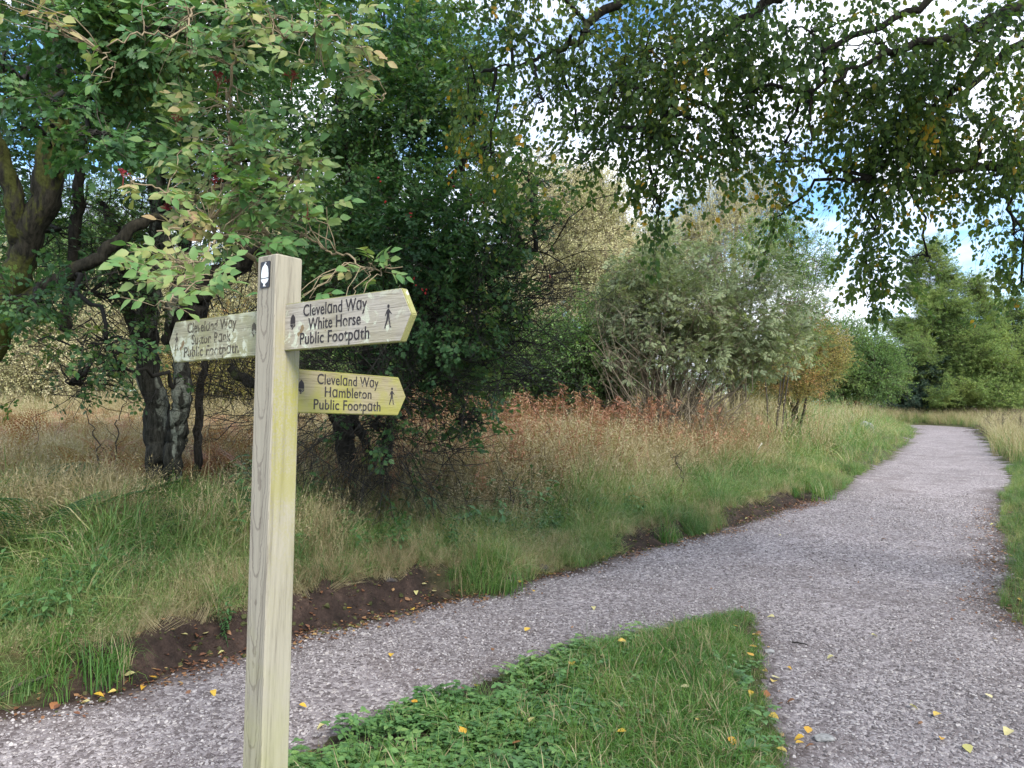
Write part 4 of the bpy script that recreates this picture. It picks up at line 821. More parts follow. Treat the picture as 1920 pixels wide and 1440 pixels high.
# island lawn
X, Y = sample(52000, -1.8, 3.0, 1.2, 6.2); a, b, c = fields(X, Y); bare = bare_mask(X, Y)
leftpart = np.clip((.75 - X) / .8 + (fbm(X, Y, 3, 33) - .5) * .8, 0, 1)
k = c > -.01; X, Y, c, bare, leftpart = X[k], Y[k], c[k], bare[k], leftpart[k]
sow('lawn_grass', 'lawn', X, Y, (1 - .93 * bare) * (.34 + .5 * sst(.0, .3, c)) * (.45 + .75 * sst(.3, .55, fbm(X, Y, 4, 36))) * (1 - .75 * leftpart), .42 + .55 * sst(0, .35, c), 'short green grass of the pointed lawn between the two paths', tilt=.35)
sow('lawn_herbs', 'herb', X, Y, .20 * leftpart * (1 - .85 * bare) * sst(-.02, .12, c) + .006, .95, 'low clover and cow parsley leaves on the left of the lawn', 'herbs')
sow('lawn_tufts', 'long', X, Y, .016 * (c > .1), .5, 'longer grass blades standing in the pointed lawn', tilt=.5)
# left bank, near
for (y0, y1, n, s) in [(3.0, 9.0, 90000, 1.0), (9.0, 17.0, 70000, 1.15), (17.0, 60.0, 60000, 1.9)]:
    X, Y, a, b, c = area(n, y0, y1); k = a > .02; X, Y, a = X[k], Y[k], a[k]
    so1 = soilmask(X, Y, a) > .5; q = fbm(X, Y, .8, 21); q2 = fbm(X, Y, 1.7, 25); u_ = (960 + X / Y * FPX)
    dark = sst(2.2, 3.6, a) * (X < 3.0) * (Y < 14)              # under the hawthorns
    hgt = (.45 + .45 * sst(.2, 1.6, a) + .4 * sst(1.0, 3.5, a) * (X > -1)) * (.6 + 1.3 * fbm(X, Y, 2.1, 77, 2))
    back = sst(.9, 2.0, a + (fbm(X, Y, 1.2, 95) - .5) * 1.2) * sst(520, 640, u_) * (1 - .75 * sst(1400, 1560, u_)); gp_ = (1 - .75 * back) * (1 - so1) * np.where(q > .44, 1., .45) * (1 - .6 * dark) * np.where((X < -2.3) & (Y > 8.3) & (Y < 18), .22, 1) * (1 - .8 * sst(1.3, .5, np.hypot(X + 4.1, Y - 6.3)))
    sow('bank_grass', 'long', X, Y, gp_ * .62, hgt * s * 1.15, 'long mixed green and yellow grass on the left bank', tilt=.42)
    brk = (X < -2.3) & (Y > 8.3); drym = (1 - .85 * brk) * np.clip(.7 * sst(.5, .68, q2) + sst(1.8, 3.4, a) * (X > -1.0) * .55 * (.4 + .6 * (q2 > .45)), 0, 1)
    sow('dry_grass', 'dry', X, Y, (1 - so1) * np.maximum(drym, back) * .5, (1 + .35 * back) * (.4 + .6 * sst(.3, 2.2, a)) * s * .9 * (.6 + 1.3 * fbm(X, Y, 2.6, 78, 2)), 'dry straw-coloured grass standing on the left bank', tilt=.32)
    if y0 < 10:
        nm = sst(.47, .55, fbm(X, Y, 1.1, 41)); sow('nettle_patches', 'nettle', X, Y, (1 - so1) * nm * (a > .4) * (X < 2) * .22, .85, 'dark green nettle patches in the left bank grass', 'nettles')
    sow('lip_grass', 'dry', X, Y, (a > .22) * (a < .55) * .5 * (Y < 14), .36, 'dead grass hanging over the cut edge of the bank', tilt=.75)
    rus = (.35 + .65 * sst(.40, .56, fbm(X, Y, .9, 51))) * sst(1.2, 2.6, a) * sst(600, 800, u_) * (1 - .7 * sst(1290, 1450, u_)) * (Y > 7)
    sow('russet_stems', 'wherb', X, Y, rus * (.24 if y0 < 9 else .26 if y0 < 15 else .10) , 1.0 if y0 < 15 else 1.15, 'rust-brown dead willowherb stems along the back of the bank', 'weeds', .2)
    if y0 > 8: sow('seed_grass', 'dry', X, Y, sst(1.5, 4, a) * .25, 1.5 * (1 if y0 < 15 else 1.3), 'tall reddish seed grass along the far bank', tilt=.2)
X, Y = sample(50000, -26, 4, 17, 40); a, b, c = fields(X, Y); k = a > 3; sow('meadow_grass', 'dry', X[k], Y[k], .8, 2.0, 'pale sunlit meadow grass behind the left trees', tilt=.3)
# bracken and fern behind the trees
X, Y = sample(12000, -14, -2.2, 8.6, 18); a, b, c = fields(X, Y); sow('brown_bracken', 'bracken', X, Y, sst(.25, .4, fbm(X, Y, .5, 61)), 1.25, 'brown autumn bracken on the slope behind the left trees', 'bracken', .35)
# dark brambles and twigs under the hawthorns
X, Y, a, b, c = area(60000, 5.5, 10.5); u_ = 960 + X / Y * FPX; k = (a > .9) & (u_ > 470) & (u_ < 1020); X, Y, a = X[k], Y[k], a[k]; mk = sst(.9, 2.0, a + (fbm(X, Y, 1.3, 83) - .5) * 1.6)
sow('bramble_undergrowth', 'nettle', X, Y, mk * .5, 1.1 + .9 * fbm(X, Y, 1.5, 84), 'dark leafy undergrowth below the hawthorn', 'undergrowth', .5)
sow('undergrowth_twigs', 'tangle_d', X, Y, mk * .10, .9, 'tangled dark twigs in the undergrowth below the hawthorn', 'undergrowth', 1.2, .15)
X, Y, a, b, c = area(30000, 5.5, 13); u_ = 960 + X / Y * FPX; k = (a > 1.5) & (u_ > 760) & (u_ < 1250); X, Y, a = X[k], Y[k], a[k]
sow('dead_stems', 'tangle_p', X, Y, .10 * sst(.4, .6, fbm(X, Y, .9, 85)) * np.ones(len(X)), 1.0, 'pale dead stems tangled in the tall grass', 'weeds', 1.0, .1)
# right verge
X, Y, a, b, c = area(90000, 3.5, 18); k = b > .0; X, Y, b = X[k], Y[k], b[k]
sow('verge_grass', 'long', X, Y, .75 * np.ones(len(X)), .45 + .8 * sst(.2, 1.2, b), 'green grass along the right edge of the path')
sow('verge_straw', 'dry', X, Y, .35 * sst(.3, 1.5, b), .6 + .5 * sst(.5, 2, b), 'dry grass along the right edge of the path')
X, Y, a, b, c = area(90000, 18, 62); k = b > .1; X, Y, b = X[k], Y[k], b[k]
sow('heath_grass', 'long', X, Y, .5, 1.9, 'rough pale grass of the heath right of the path'); sow('heath_straw', 'dry', X, Y, .5, 1.7, 'straw grass of the heath right of the path')
k = (X > 10) ; sow('heather', 'heather', X[k], Y[k], sst(.45, .6, fbm(X[k], Y[k], .22, 71)) * .5, 2.2, 'brown heather on the heath right of the path', 'heather', .9)
# leaf litter along the path edges
X, Y = sample(110000, -6, 7, 2.4, 12); a, b, c = fields(X, Y)
pr_ = np.exp(-((a + .05) / .13) ** 2) * (.35 + 1.5 * sst(.42, .62, fbm(X, Y, 2.2, 93))) + .16 * (a > 0) * (a < .35) + np.exp(-((c) / .06) ** 2) * .12 + np.exp(-((b + .1) / .22) ** 2) * .3 + .003
sow('leaf_litter', 'litter', X, Y, pr_, .020 + .022 * rng.random(len(X)) ** 2, 'brown leaf scraps lying along the path edges', 'leaf litter', .25, .012)

X, Y = sample(60000, -4, 5, 3.2, 11); a, b, c = fields(X, Y); so1 = soilmask(X, Y, a); k = rng.random(len(X)) < so1 * .5; X, Y = X[k], Y[k]
clods = []
for j in range(4):
    bm = bmesh.new(); bmesh.ops.create_icosphere(bm, subdivisions=1, radius=1)
    for v in bm.verts: v.co *= rnd(.6, 1.15)
    me = bpy.data.meshes.new('clod'); bm.to_mesh(me); bm.free(); me.materials.append(M['ground']); clods.append(me)
sz = .004 + .022 * rng.random(len(X)) ** 4; scatter('earth_clods', 'clod', clods, np.stack([X, Y, height(X, Y)], 1), eup(len(X), .6), sz, None, 'crumbled dark earth on the cut face of the bank', 'earth')
k = rng.random(len(X)) < .04; sow('bank_roots', 'tangle', X[k], Y[k], 1.0, .16, 'thin roots and twigs sticking out of the cut bank', 'roots', 1.2)
# single tussocks, ferns and weeds
def clump(name, label, cat, px, py, protos, n, r, sc, tilt=.25, bank=.2, group=None, out_=0.):
    x, y = gh(px, py); z = gz(x, y); t = empty(name, (x, y, z), label, cat, group)
    for k in range(n):
        az = rnd(0, 6.283); rr = r * math.sqrt(rnd(0, 1)); X_, Y_ = x + rr * math.cos(az), y + rr * math.sin(az)
        ob = bpy.data.objects.new('blade_tuft' if cat == 'grass tussock' else 'frond' if 'fern' in cat or 'bracken' in cat else 'leafy_stem', PR[protos][rng.integers(0, len(PR[protos]))]); COL.objects.link(ob); ob.parent = t
        ob.location = (X_ - x, Y_ - y, gz(X_, Y_) - z); s_ = sc * rnd(.75, 1.2); ob.scale = (s_,) * 3
        ob.rotation_euler = (rnd(-tilt, tilt), rnd(-tilt, tilt) + out_, az)
    return t
clump('grass_tussock', 'bright green tussock leaning over the bare earth left of centre of the bank', 'grass tussock', 925, 1098, 'lush', 14, .22, 1.05)
clump('grass_tussock', 'small green tussock on the cut bank just left of the brightest tussock', 'grass tussock', 868, 1105, 'lush', 6, .10, .7)
clump('grass_tussock', 'green tussock at the path edge between two bare patches of the bank', 'grass tussock', 1245, 1012, 'lush', 12, .24, .9)
clump('grass_tussock', 'blue-green tussock spilling onto the path below the small dug hollow', 'grass tussock', 1512, 928, 'lush', 16, .38, 1.25)
clump('grass_tussock', 'long-bladed tussock drooping at the left end of the bank', 'grass tussock', 130, 1290, 'lush', 14, .20, 1.0)
clump('grass_tussock', 'long-bladed tussock on the bank lip left of the signpost', 'grass tussock', 205, 1262, 'lush', 8, .12, .8)
clump('grass_tussock', 'coarse tussock with dry blades leaning in at the right verge', 'grass tussock', 1900, 850, 'dry', 16, .5, 1.6)
clump('fern', 'dark green fern at the lower left under the mossy tree', 'fern', 60, 1035, 'fern', 30, .4, 1.5, .3, out_=0)
clump('fern', 'smaller green fern at the left photo edge beside the larger fern', 'fern', -30, 1050, 'fern', 20, .3, 1.25, .3)
clump('weed', 'green leafy weed growing on the bare earth just left of the post', 'weed', 430, 1195, 'nettle', 5, .06, .65, .5)
clump('weed', 'leafy weed at the bottom of the lawn right of the post', 'weed', 700, 1400, 'nettle', 6, .10, .45, .4)
clump('bramble', 'dark bramble heap beside the dry stems right of the signpost', 'bramble', 650, 1035, 'nettle', 26, .5, 1.2, .6)
clump('bramble', 'dark bramble heap under the centre of the hawthorn', 'bramble', 800, 960, 'nettle', 26, .6, 1.2, .6)
# broad-leaved weeds lying in the lawn
def rosette(label, px, py, n, s):
    x, y = gh(px, py); z = gz(x, y) + .03; t = empty('dock_plant', (x, y, z), label, 'weed')
    for k in range(n):
        V, F = ovate(1, .62, .12, rnd(.1, .4), 4); mb = MB(); mb.add(V, F, 0, rnd(0, .8)); ob = mb.build('leaf', [M['herb']], t, True); ob.location = (rnd(-.02, .02), rnd(-.02, .02), rnd(0, .03)); ob.scale = (s * rnd(.7, 1.1),) * 3; ob.rotation_euler = (rnd(-.3, .3), -rnd(.1, .6), k * 6.283 / n + rnd(-.3, .3))
rosette('broad-leaved dark weed in the bare gap of the lawn', 905, 1335, 7, .10); rosette('light green broad-leaved weed at the bottom edge of the lawn', 1400, 1432, 6, .11); rosette('small broad-leaved weed near the lawn right corner', 1435, 1365, 5, .07)
# thin saplings and sticks
def sapling(label, px, d, h, n=7):
    g0 = ground_at(px, d); t = empty('sapling', g0, label, 'sapling'); P_ = [g0 - [0, 0, .1], g0 + [rnd(-.05, .05), 0, h * .4], g0 + [rnd(-.15, .15), 0, h * .75], g0 + [rnd(-.2, .2), 0, h]]
    _, A = stem(t, 'stem', P_, [.012, .010, .006, .002], 'twig', 6, .05); mb = MB()
    for k in range(n):
        mb = MB(); s_ = A[rng.integers(8, len(A))]; e_ = s_ + np.array([rnd(-.4, .4), rnd(-.3, .3), rnd(.05, .35)]) * h * .45; l_ = limb(s_, e_, .05, 6, .06); mb.tube(l_, np.linspace(.004, .0015, 6), 3, 0)
        for j in range(3): q = l_[rng.integers(2, 6)]; mb.tube(limb(q, q + rng.normal(0, .1, 3), .1, 4, .05), .0012, 3, 0)
        mb.build('twig', [M['twig']], t)
sapling('thin bare sapling left of the multi-stemmed trunk', 188, 7.6, 1.2); sapling('thinner sapling beside the multi-stemmed trunk', 225, 7.9, 1.3); sapling('small bare sapling in the grass below the grey-green bush', 1278, 10.5, .65, 10)
sapling('dead twiggy stem standing in the dry grass right of the hawthorn', 960, 8.0, .7, 5)
def stick(label, A, B, r, mat, cat='stick'):
    A = np.array(A); B = np.array(B); t = empty('stick', A, label, cat); mb = MB(); mb.tube(limb(A, B, .04, 7, .02), np.linspace(r, r * .6, 7), 6, 0, wob=.1); mb.build('shaft', [M[mat]], t, True); return t
def on(px, py, dz=.02): x, y = gh(px, py); return [x, y, gz(x, y) + dz]
M['pale_wood'] = plain('bleached_wood', (.55, .52, .46)); M['rock'] = plain('pale_rock', (.26, .255, .25), .9); M['dark_rock'] = plain('dark_rock', (.07, .06, .06), .9)
q = ground_at(1408, 15); stick('bleached broken stick poking out of the grass below the grey-green bush', q + [-.03, 0, .25], q + [.22, 0, .62], .022, 'pale_wood')
stick('dark twig lying on the gravel beside the lawn tip', on(1485, 1210), on(1515, 1217), .005, 'twig_dark'); stick('dead branch lying at the bottom of the bank at the left edge', on(0, 1322, .04), on(95, 1292, .07), .012, 'twig')
def stone(name, label, px, py, d, s, mat, dz=0):
    x, y = ((px - 960) / FPX * d, d) if d else gh(px, py); bm = bmesh.new(); bmesh.ops.create_icosphere(bm, subdivisions=3, radius=1)
    for v in bm.verts:
        n_ = float(vnoise(v.co.x * 1.3 + v.co.z, v.co.y * 1.3, 1.2, 3)) * .5 + float(vnoise(v.co.x + 5, v.co.z * 1.4, 3, 4)) * .2; v.co = v.co * (.75 + n_); v.co.x *= s[0]; v.co.y *= s[1]; v.co.z *= s[2]
    me = bpy.data.meshes.new(name); bm.to_mesh(me); bm.free(); me.materials.append(M[mat]); o = link(name, me); o.location = (x, y, gz(x, y) + dz); tag(o, label, 'stone')
stone('boulder', 'pale boulder among the dry grass at the far end of the bank', 1625, 745, 30, (.24, .22, .24), 'rock', .38)
stone('stone', 'dark stone at the foot of the bank beside the bright tussock', 1018, 1072, None, (.05, .04, .03), 'dark_rock', .02)
stone('stone', 'flat dark stone pressed into the top of the cut bank right of the post', 735, 1090, None, (.04, .03, .015), 'dark_rock', .0)
stone('stone', 'pale flat stone on the gravel at the bottom edge beside the lawn', 1545, 1390, None, (.045, .03, .012), 'rock', .01)
stone('stone', 'pale angular stone at the lawn edge under the lawn tip', 1443, 1225, None, (.03, .022, .012), 'rock', .01)

# ------------------------------------------------------------------ gravel stones
stones = []
for k in range(7):
    bm = bmesh.new(); bmesh.ops.create_icosphere(bm, subdivisions=1, radius=1)
    for v in bm.verts: v.co *= rnd(.72, 1.12)
    for v in bm.verts: v.co.x *= rnd(.98, 1.02); v.co.z *= .55
    me = bpy.data.meshes.new('gravel_stone'); bm.to_mesh(me); bm.free(); stones.append(me)
m, t, o = newmat('loose_stone'); oi = N(t, 'ShaderNodeObjectInfo'); g = N(t, 'ShaderNodeNewGeometry'); n1 = noise(t, g.outputs['Position'], 120, 3)
c = ramp(t, STONE, oi.outputs['Random']); c = mixc(t, .5, c, ramp(t, [(.3, (.7, .7, .7)), (.7, (1.2, 1.2, 1.2))], n1), 'MULTIPLY')
p = N(t, 'ShaderNodeBsdfPrincipled'); p.inputs['Roughness'].default_value = .75; t.links.new(c, p.inputs['Base Color']); t.links.new(p.outputs[0], o.inputs[0]); M['stone'] = m
for me in stones: me.materials.append(m)
def gravel(n, x0, x1, y0, y1, smin, smax, name, label):
    X, Y = sample(n, x0, x1, y0, y1); a, b, c = fields(X, Y); mxl = np.maximum(np.maximum(a, b), c)
    k = (mxl < rng.normal(-.07, .055, len(X))) & (rng.random(len(X)) < .35 + .65 * sst(.34, .52, fbm(X, Y, 1.6, 91))); X, Y, c = X[k], Y[k], c[k]
    s = smin + (smax - smin) * rng.random(len(X)) ** 3; z = height(X, Y) + s * .12
    S = np.stack([s * rng.uniform(.8, 1.5, len(s)), s * rng.uniform(.7, 1.1, len(s)), s * rng.uniform(.6, 1.1, len(s))], 1)
    E = np.stack([rng.normal(0, .35, len(s)), rng.normal(0, .35, len(s)), rng.uniform(0, 6.28, len(s))], 1)
    scatter(name, 'stone', stones, np.stack([X, Y, z], 1), E, S, None, label, 'gravel')
gravel(210000, -4.5, 5.6, 2.3, 6.6, .0034, .0115, 'loose_gravel', 'loose grey crushed stone covering the near part of the path')
gravel(90000, -2.5, 9.5, 6.6, 13, .007, .015, 'far_gravel', 'loose grey crushed stone on the path further off')

# ------------------------------------------------------------------ fallen leaves: each its own thing
def leafset(mat):
    r_ = []
    for k in range(4):
        mb = MB(); V, F = ovate(1, rnd(.62, .85), rnd(.05, .3), rnd(-.2, .4), 4); V[:, 0] -= .5; mb.add(V, F, 0, k / 3); r_.append(mb.mesh('fallen_leaf', [M[mat]], True))
    return r_
LS = {c: leafset(c) for c in ('yellow', 'cream', 'brown')}
def leaf_at(px, py, c, s, label, group):
    x, y = gh(px, py); e_ = .03
    o = bpy.data.objects.new('fallen_leaf', LS[c][rng.integers(0, 4)]); COL.objects.link(o); a, b, l = [float(v[0]) for v in fields([x], [y])]
    o.location = (x, y, gz(x, y) + (.022 if a > .0 and a < .45 else .075 if l > .05 else .016)); o.scale = (s, s, s); o.rotation_euler = (rnd(-.3, .3), rnd(-.3, .3), rnd(0, 6.28)); tag(o, label, 'leaf', group)
spots = [(568, 1330, 'yellow', 0), (400, 1305, 'yellow', 0), (989, 1187, 'yellow', 0), (733, 1234, 'yellow', 0), (1640, 1196, 'cream', 0), (1556, 1238, 'cream', 0), (1766, 1392, 'yellow', 0), (1815, 1411, 'cream', 0), (1890, 1378, 'cream', 0), (1113, 1143, 'cream', 0), (780, 1262, 'brown', 0), (660, 1178, 'cream', 0), (1657, 1012, 'brown', 0), (1855, 1310, 'cream', 0), (1714, 1331, 'cream', 0), (1479, 1256, 'yellow', 0), (1462, 1005, 'cream', 0), (1757, 1349, 'yellow', 0), (600, 1370, 'cream', 0),
         (744, 1092, 'cream', 1), (835, 1128, 'cream', 1), (780, 1118, 'cream', 1), (795, 1103, 'cream', 1), (814, 1115, 'cream', 1), (655, 1147, 'yellow', 1), (773, 1147, 'yellow', 1), (345, 1200, 'cream', 1), (385, 1195, 'cream', 1), (240, 1240, 'cream', 1), (225, 1248, 'cream', 1), (286, 1277, 'yellow', 1), (268, 1295, 'yellow', 1), (243, 1272, 'cream', 1), (185, 1310, 'yellow', 1), (210, 1304, 'yellow', 1), (160, 1322, 'cream', 1), (100, 1330, 'brown', 1), (405, 1146, 'yellow', 1), (415, 1232, 'cream', 1), (705, 1162, 'cream', 1), (710, 1165, 'cream', 1), (975, 1098, 'yellow', 1), (999, 1112, 'yellow', 1), (1032, 1080, 'yellow', 1), (1160, 1030, 'cream', 1), (1100, 1052, 'cream', 1), (1190, 1018, 'cream', 1), (1130, 1050, 'yellow', 1), (1145, 1040, 'cream', 1), (1320, 1003, 'cream', 1), (1345, 1002, 'cream', 1), (1400, 975, 'cream', 1), (1270, 970, 'yellow', 1), (1155, 1028, 'brown', 1), (1180, 1044, 'brown', 1), (1075, 1062, 'brown', 1),
         (893, 1292, 'yellow', 2), (777, 1347, 'yellow', 2), (1167, 1228, 'yellow', 2), (1016, 1249, 'yellow', 2), (995, 1380, 'cream', 2), (866, 1406, 'yellow', 2), (968, 1432, 'brown', 2), (1380, 1197, 'yellow', 2), (1412, 1217, 'yellow', 2), (1407, 1253, 'yellow', 2), (1408, 1307, 'yellow', 2), (1450, 1351, 'yellow', 2), (1465, 1415, 'yellow', 2), (1375, 1428, 'yellow', 2), (1284, 1315, 'cream', 2), (1165, 1405, 'yellow', 2), (1128, 1254, 'cream', 2), (1250, 1200, 'cream', 2), (1073, 1273, 'yellow', 2), (1310, 1385, 'yellow', 2),
         (1434, 1265, 'yellow', 3), (1450, 1283, 'yellow', 3), (1420, 1190, 'brown', 3), (1418, 1196, 'yellow', 3), (1498, 1392, 'yellow', 3), (1500, 1400, 'yellow', 3), (1515, 1378, 'yellow', 3), (1480, 1322, 'brown', 3), (1436, 1310, 'brown', 3), (1517, 1405, 'brown', 3), (1455, 1275, 'cream', 3), (1445, 1160, 'cream', 3), (1870, 990, 'cream', 3), (1895, 1045, 'yellow', 3), (1910, 1088, 'cream', 3), (1900, 1120, 'cream', 3), (1912, 1128, 'yellow', 3), (1860, 985, 'cream', 3)]
PL = ['lying alone on the open gravel path', 'lying in the trodden earth strip below the left bank', 'caught in the grass of the pointed lawn', 'lying on the gravel at the grass edge']
CN = {'yellow': 'small orange-yellow fallen leaf ', 'cream': 'small pale cream fallen leaf ', 'brown': 'small brown fallen leaf '}
def zone(px, py, g_):
    if g_ == 1: z = 'at the left end of the bank' if px < 260 else 'just left of the post' if px < 460 else 'just right of the post' if px < 790 else 'near the brightest tussock' if px < 1060 else 'further along the path'
    elif g_ == 2: z = 'among the low herbs' if px < 950 else 'near the lawn tip' if py < 1270 and px > 1200 else 'in the middle of the lawn' if px < 1300 else 'near the lawn right edge'
    elif g_ == 0: z = 'behind the post' if px < 800 else 'left of the lawn tip' if px < 1300 else 'right of the lawn tip' if py < 1300 else 'at the lower right corner'
    else: z = 'at the right verge' if px > 1700 else 'beside the lawn tip' if py < 1240 else 'beside the lawn lower corner' if py > 1360 else 'beside the lawn right edge'
    return z
PL = ['lying on open gravel ', 'on the earth strip ', 'caught in the lawn grass ', 'on gravel ']
for px, py, c, g_ in spots: q = PL[g_] + zone(px, py, g_); leaf_at(px, py, c, rnd(.038, .058), CN[c] + q, c + ' leaves ' + q)

# ------------------------------------------------------------------ signpost
def woodmat(name, base, dark, algae, amt, axis='z', thr=.5, lich=0., sc=1.0):
    m, t, o = newmat(name); tcd = N(t, 'ShaderNodeTexCoord'); mp = N(t, 'ShaderNodeMapping'); mp.inputs['Scale'].default_value = (1, 1, .05) if axis == 'z' else (.07, 1, 1)
    t.links.new(tcd.outputs['Object'], mp.inputs[0])
    n0 = noise(t, mp.outputs[0], 9 * sc, 2, .4, .3); w1 = math_(t, 'SINE', math_(t, 'MULTIPLY', n0, 70.0), 0.0); n1 = noise(t, mp.outputs[0], 260, 4, .7); n2 = noise(t, mp.outputs[0], 70, 5, .6)
    f = math_(t, 'MULTIPLY_ADD', w1, .07, math_(t, 'MULTIPLY_ADD', n1, .55, math_(t, 'MULTIPLY', n2, .5)))
    col = ramp(t, [(.28, dark), (.50, base), (.8, tuple(min(1, v * 1.25) for v in base))], f)
    n3 = noise(t, tcd.outputs['Object'], 7, 5, .6); sp = N(t, 'ShaderNodeSeparateXYZ'); t.links.new(tcd.outputs['Object'], sp.inputs[0])
    return m, t, o, tcd, mp, f, col, n1, n2, n3, sp
def finish(m, t, o, col, h, st=.5, dist=.002):
    p = N(t, 'ShaderNodeBsdfPrincipled'); p.inputs['Roughness'].default_value = .82; p.inputs['Specular IOR Level'].default_value = .2
    b = N(t, 'ShaderNodeBump'); b.inputs['Strength'].default_value = st; b.inputs['Distance'].default_value = dist; t.links.new(h, b.inputs['Height']); t.links.new(b.outputs[0], p.inputs['Normal'])
    t.links.new(col, p.inputs['Base Color']); t.links.new(p.outputs[0], o.inputs[0]); return m
PW = .1; PX, PY = W(526, 478, 2.47)[0], W(526, 478, 2.47)[1]; ZT = float(W(526, 484, 2.47)[2]); PZ0 = gz(PX, PY); YAW = R(-37)
ux = np.array([math.cos(YAW), math.sin(YAW), 0]); uy = np.array([-math.sin(YAW), math.cos(YAW), 0])
post_root = empty('signpost', (PX, PY, PZ0), 'weathered square wooden signpost with three engraved finger boards', 'signpost')
m, t, o, tcd, mp, f, col, n1, n2, n3, sp = woodmat('post_wood', (.29, .265, .21), (.145, .125, .10), None, 0)
xx = math_(t, 'MULTIPLY', math_(t, 'SUBTRACT', sp.outputs[0], -.006), 22.0); arc = math_(t, 'MULTIPLY_ADD', math_(t, 'MULTIPLY', xx, xx), -.42, math_(t, 'MULTIPLY_ADD', sp.outputs[2], 1.0, math_(t, 'MULTIPLY', n3, .55)))
arc = math_(t, 'SINE', math_(t, 'MULTIPLY', arc, 38.0), 0.0); arc = ramp(t, [(.55, (1, 1, 1)), (.97, (.60, .57, .58))], arc); lf = math_(t, 'LESS_THAN', sp.outputs[1], -.0485)
col = mixc(t, math_(t, 'MULTIPLY', lf, .8), col, mixc(t, 1.0, col, arc, 'MULTIPLY'))
low = math_(t, 'SUBTRACT', .95, sp.outputs[2]); low = math_(t, 'MULTIPLY_ADD', n3, 1.6, math_(t, 'SUBTRACT', low, 1.0))        # algae near the ground
gcol = mixc(t, math_(t, 'MULTIPLY', low, .55, clamp=True), col, (.30, .31, .08), 'MIX')
sx_ = math_(t, 'GREATER_THAN', sp.outputs[0], .0485); zz = math_(t, 'MULTIPLY', math_(t, 'SUBTRACT', 1.78, sp.outputs[2]), 4.0, clamp=True); zb = math_(t, 'MULTIPLY', math_(t, 'SUBTRACT', sp.outputs[2], .75), 1.4, clamp=True)
fl = noise(t, tcd.outputs['Object'], 120, 4, .7); fl = ramp(t, [(.42, (0, 0, 0)), (.58, (1, 1, 1))], math_(t, 'MULTIPLY_ADD', n3, .5, math_(t, 'MULTIPLY', fl, .5)))
al = math_(t, 'MULTIPLY', math_(t, 'MULTIPLY', zz, zb), math_(t, 'MULTIPLY', sx_, fl)); gcol = mixc(t, math_(t, 'MULTIPLY', al, .8), gcol, (.28, .26, .05), 'MIX')
M['post'] = finish(m, t, o, gcol, f, .6)
mb = MB(); h = PW / 2; H_ = ZT - PZ0; c_ = .005; prof = [(h, -h + c_), (h, h - c_), (h - c_, h), (-h + c_, h), (-h, h - c_), (-h, -h + c_), (-h + c_, -h), (h - c_, -h)]
V = []; zs = [-.45, .3, .8, 1.3, H_ - .004]
for z in zs: V += [(x, y, z) for x, y in prof]
V += [(x * .93, y * .93, H_) for x, y in prof]; V.append((0, 0, H_ + .008)); F = []
for k in range(len(zs)):
    for j in range(8): F.append((k * 8 + j, k * 8 + (j + 1) % 8, (k + 1) * 8 + (j + 1) % 8, (k + 1) * 8 + j))
for j in range(8): F.append((len(zs) * 8 + j, len(zs) * 8 + (j + 1) % 8, len(V) - 1))
V = np.array(V); mb.add(V, F); pm = mb.mesh('post', [M['post']]); po = bpy.data.objects.new('post', pm); COL.objects.link(po); po.parent = post_root; po.rotation_euler = (0, 0, YAW)

m, t, o = newmat('engraved_letter'); tcd = N(t, 'ShaderNodeTexCoord'); n1 = noise(t, tcd.outputs['Object'], 26, 5, .65)
wear = ramp(t, [(.60, (0, 0, 0)), (.68, (1, 1, 1))], n1); c = mixc(t, wear, (.022, .018, .02), (.26, .24, .19)); p = N(t, 'ShaderNodeBsdfPrincipled'); p.inputs['Roughness'].default_value = .8; t.links.new(c, p.inputs['Base Color']); t.links.new(p.outputs[0], o.inputs[0]); M['letter'] = m
m, t, o = newmat('worn_letter'); tcd = N(t, 'ShaderNodeTexCoord'); n1 = noise(t, tcd.outputs['Object'], 34, 5, .7)
wear = ramp(t, [(.53, (0, 0, 0)), (.60, (1, 1, 1))], n1); c = mixc(t, wear, (.07, .06, .04), (.34, .33, .24)); p = N(t, 'ShaderNodeBsdfPrincipled'); p.inputs['Roughness'].default_value = .8; t.links.new(c, p.inputs['Base Color']); t.links.new(p.outputs[0], o.inputs[0]); M['letter_worn'] = m
def boardmat(name, base, dark, al, lich, alamt):
    m, t, o, tcd, mp, f, col, n1, n2, n3, sp = woodmat(name, base, dark, None, 0, 'x', sc=2.2)
    k = ramp(t, [(.45, (0, 0, 0)), (.62, (1, 1, 1))], n3); col = mixc(t, math_(t, 'MULTIPLY', k, alamt), col, al)
    face = N(t, 'ShaderNodeNewGeometry'); edge_ = math_(t, 'LESS_THAN', math_(t, 'ABSOLUTE', sp.outputs[2], 0.0), .0108); col = mixc(t, math_(t, 'MULTIPLY', edge_, .75), col, (.25, .25, .06))
    if lich: 
        n4 = noise(t, tcd.outputs['Object'], 22, 6, .7, .5); k = ramp(t, [(.62 - lich * .1, (0, 0, 0)), (.64 - lich * .1, (1, 1, 1))], n4); n5 = noise(t, tcd.outputs['Object'], 9, 2); k2 = ramp(t, [(.42, (0, 0, 0)), (.55, (1, 1, 1))], n5)
        col = mixc(t, math_(t, 'MULTIPLY', k, k2), col, (.50, .52, .40)); n6 = noise(t, tcd.outputs['Object'], 16, 3, .5, .0); k = ramp(t, [(.70, (0, 0, 0)), (.72, (1, 1, 1))], n6); col = mixc(t, k, col, (.22, .16, .09))
    return finish(m, t, o, col, f, .8, .003)
M['board_a'] = boardmat('grey_board', (.36, .33, .28), (.17, .15, .125), (.30, .27, .16), .5, .45)
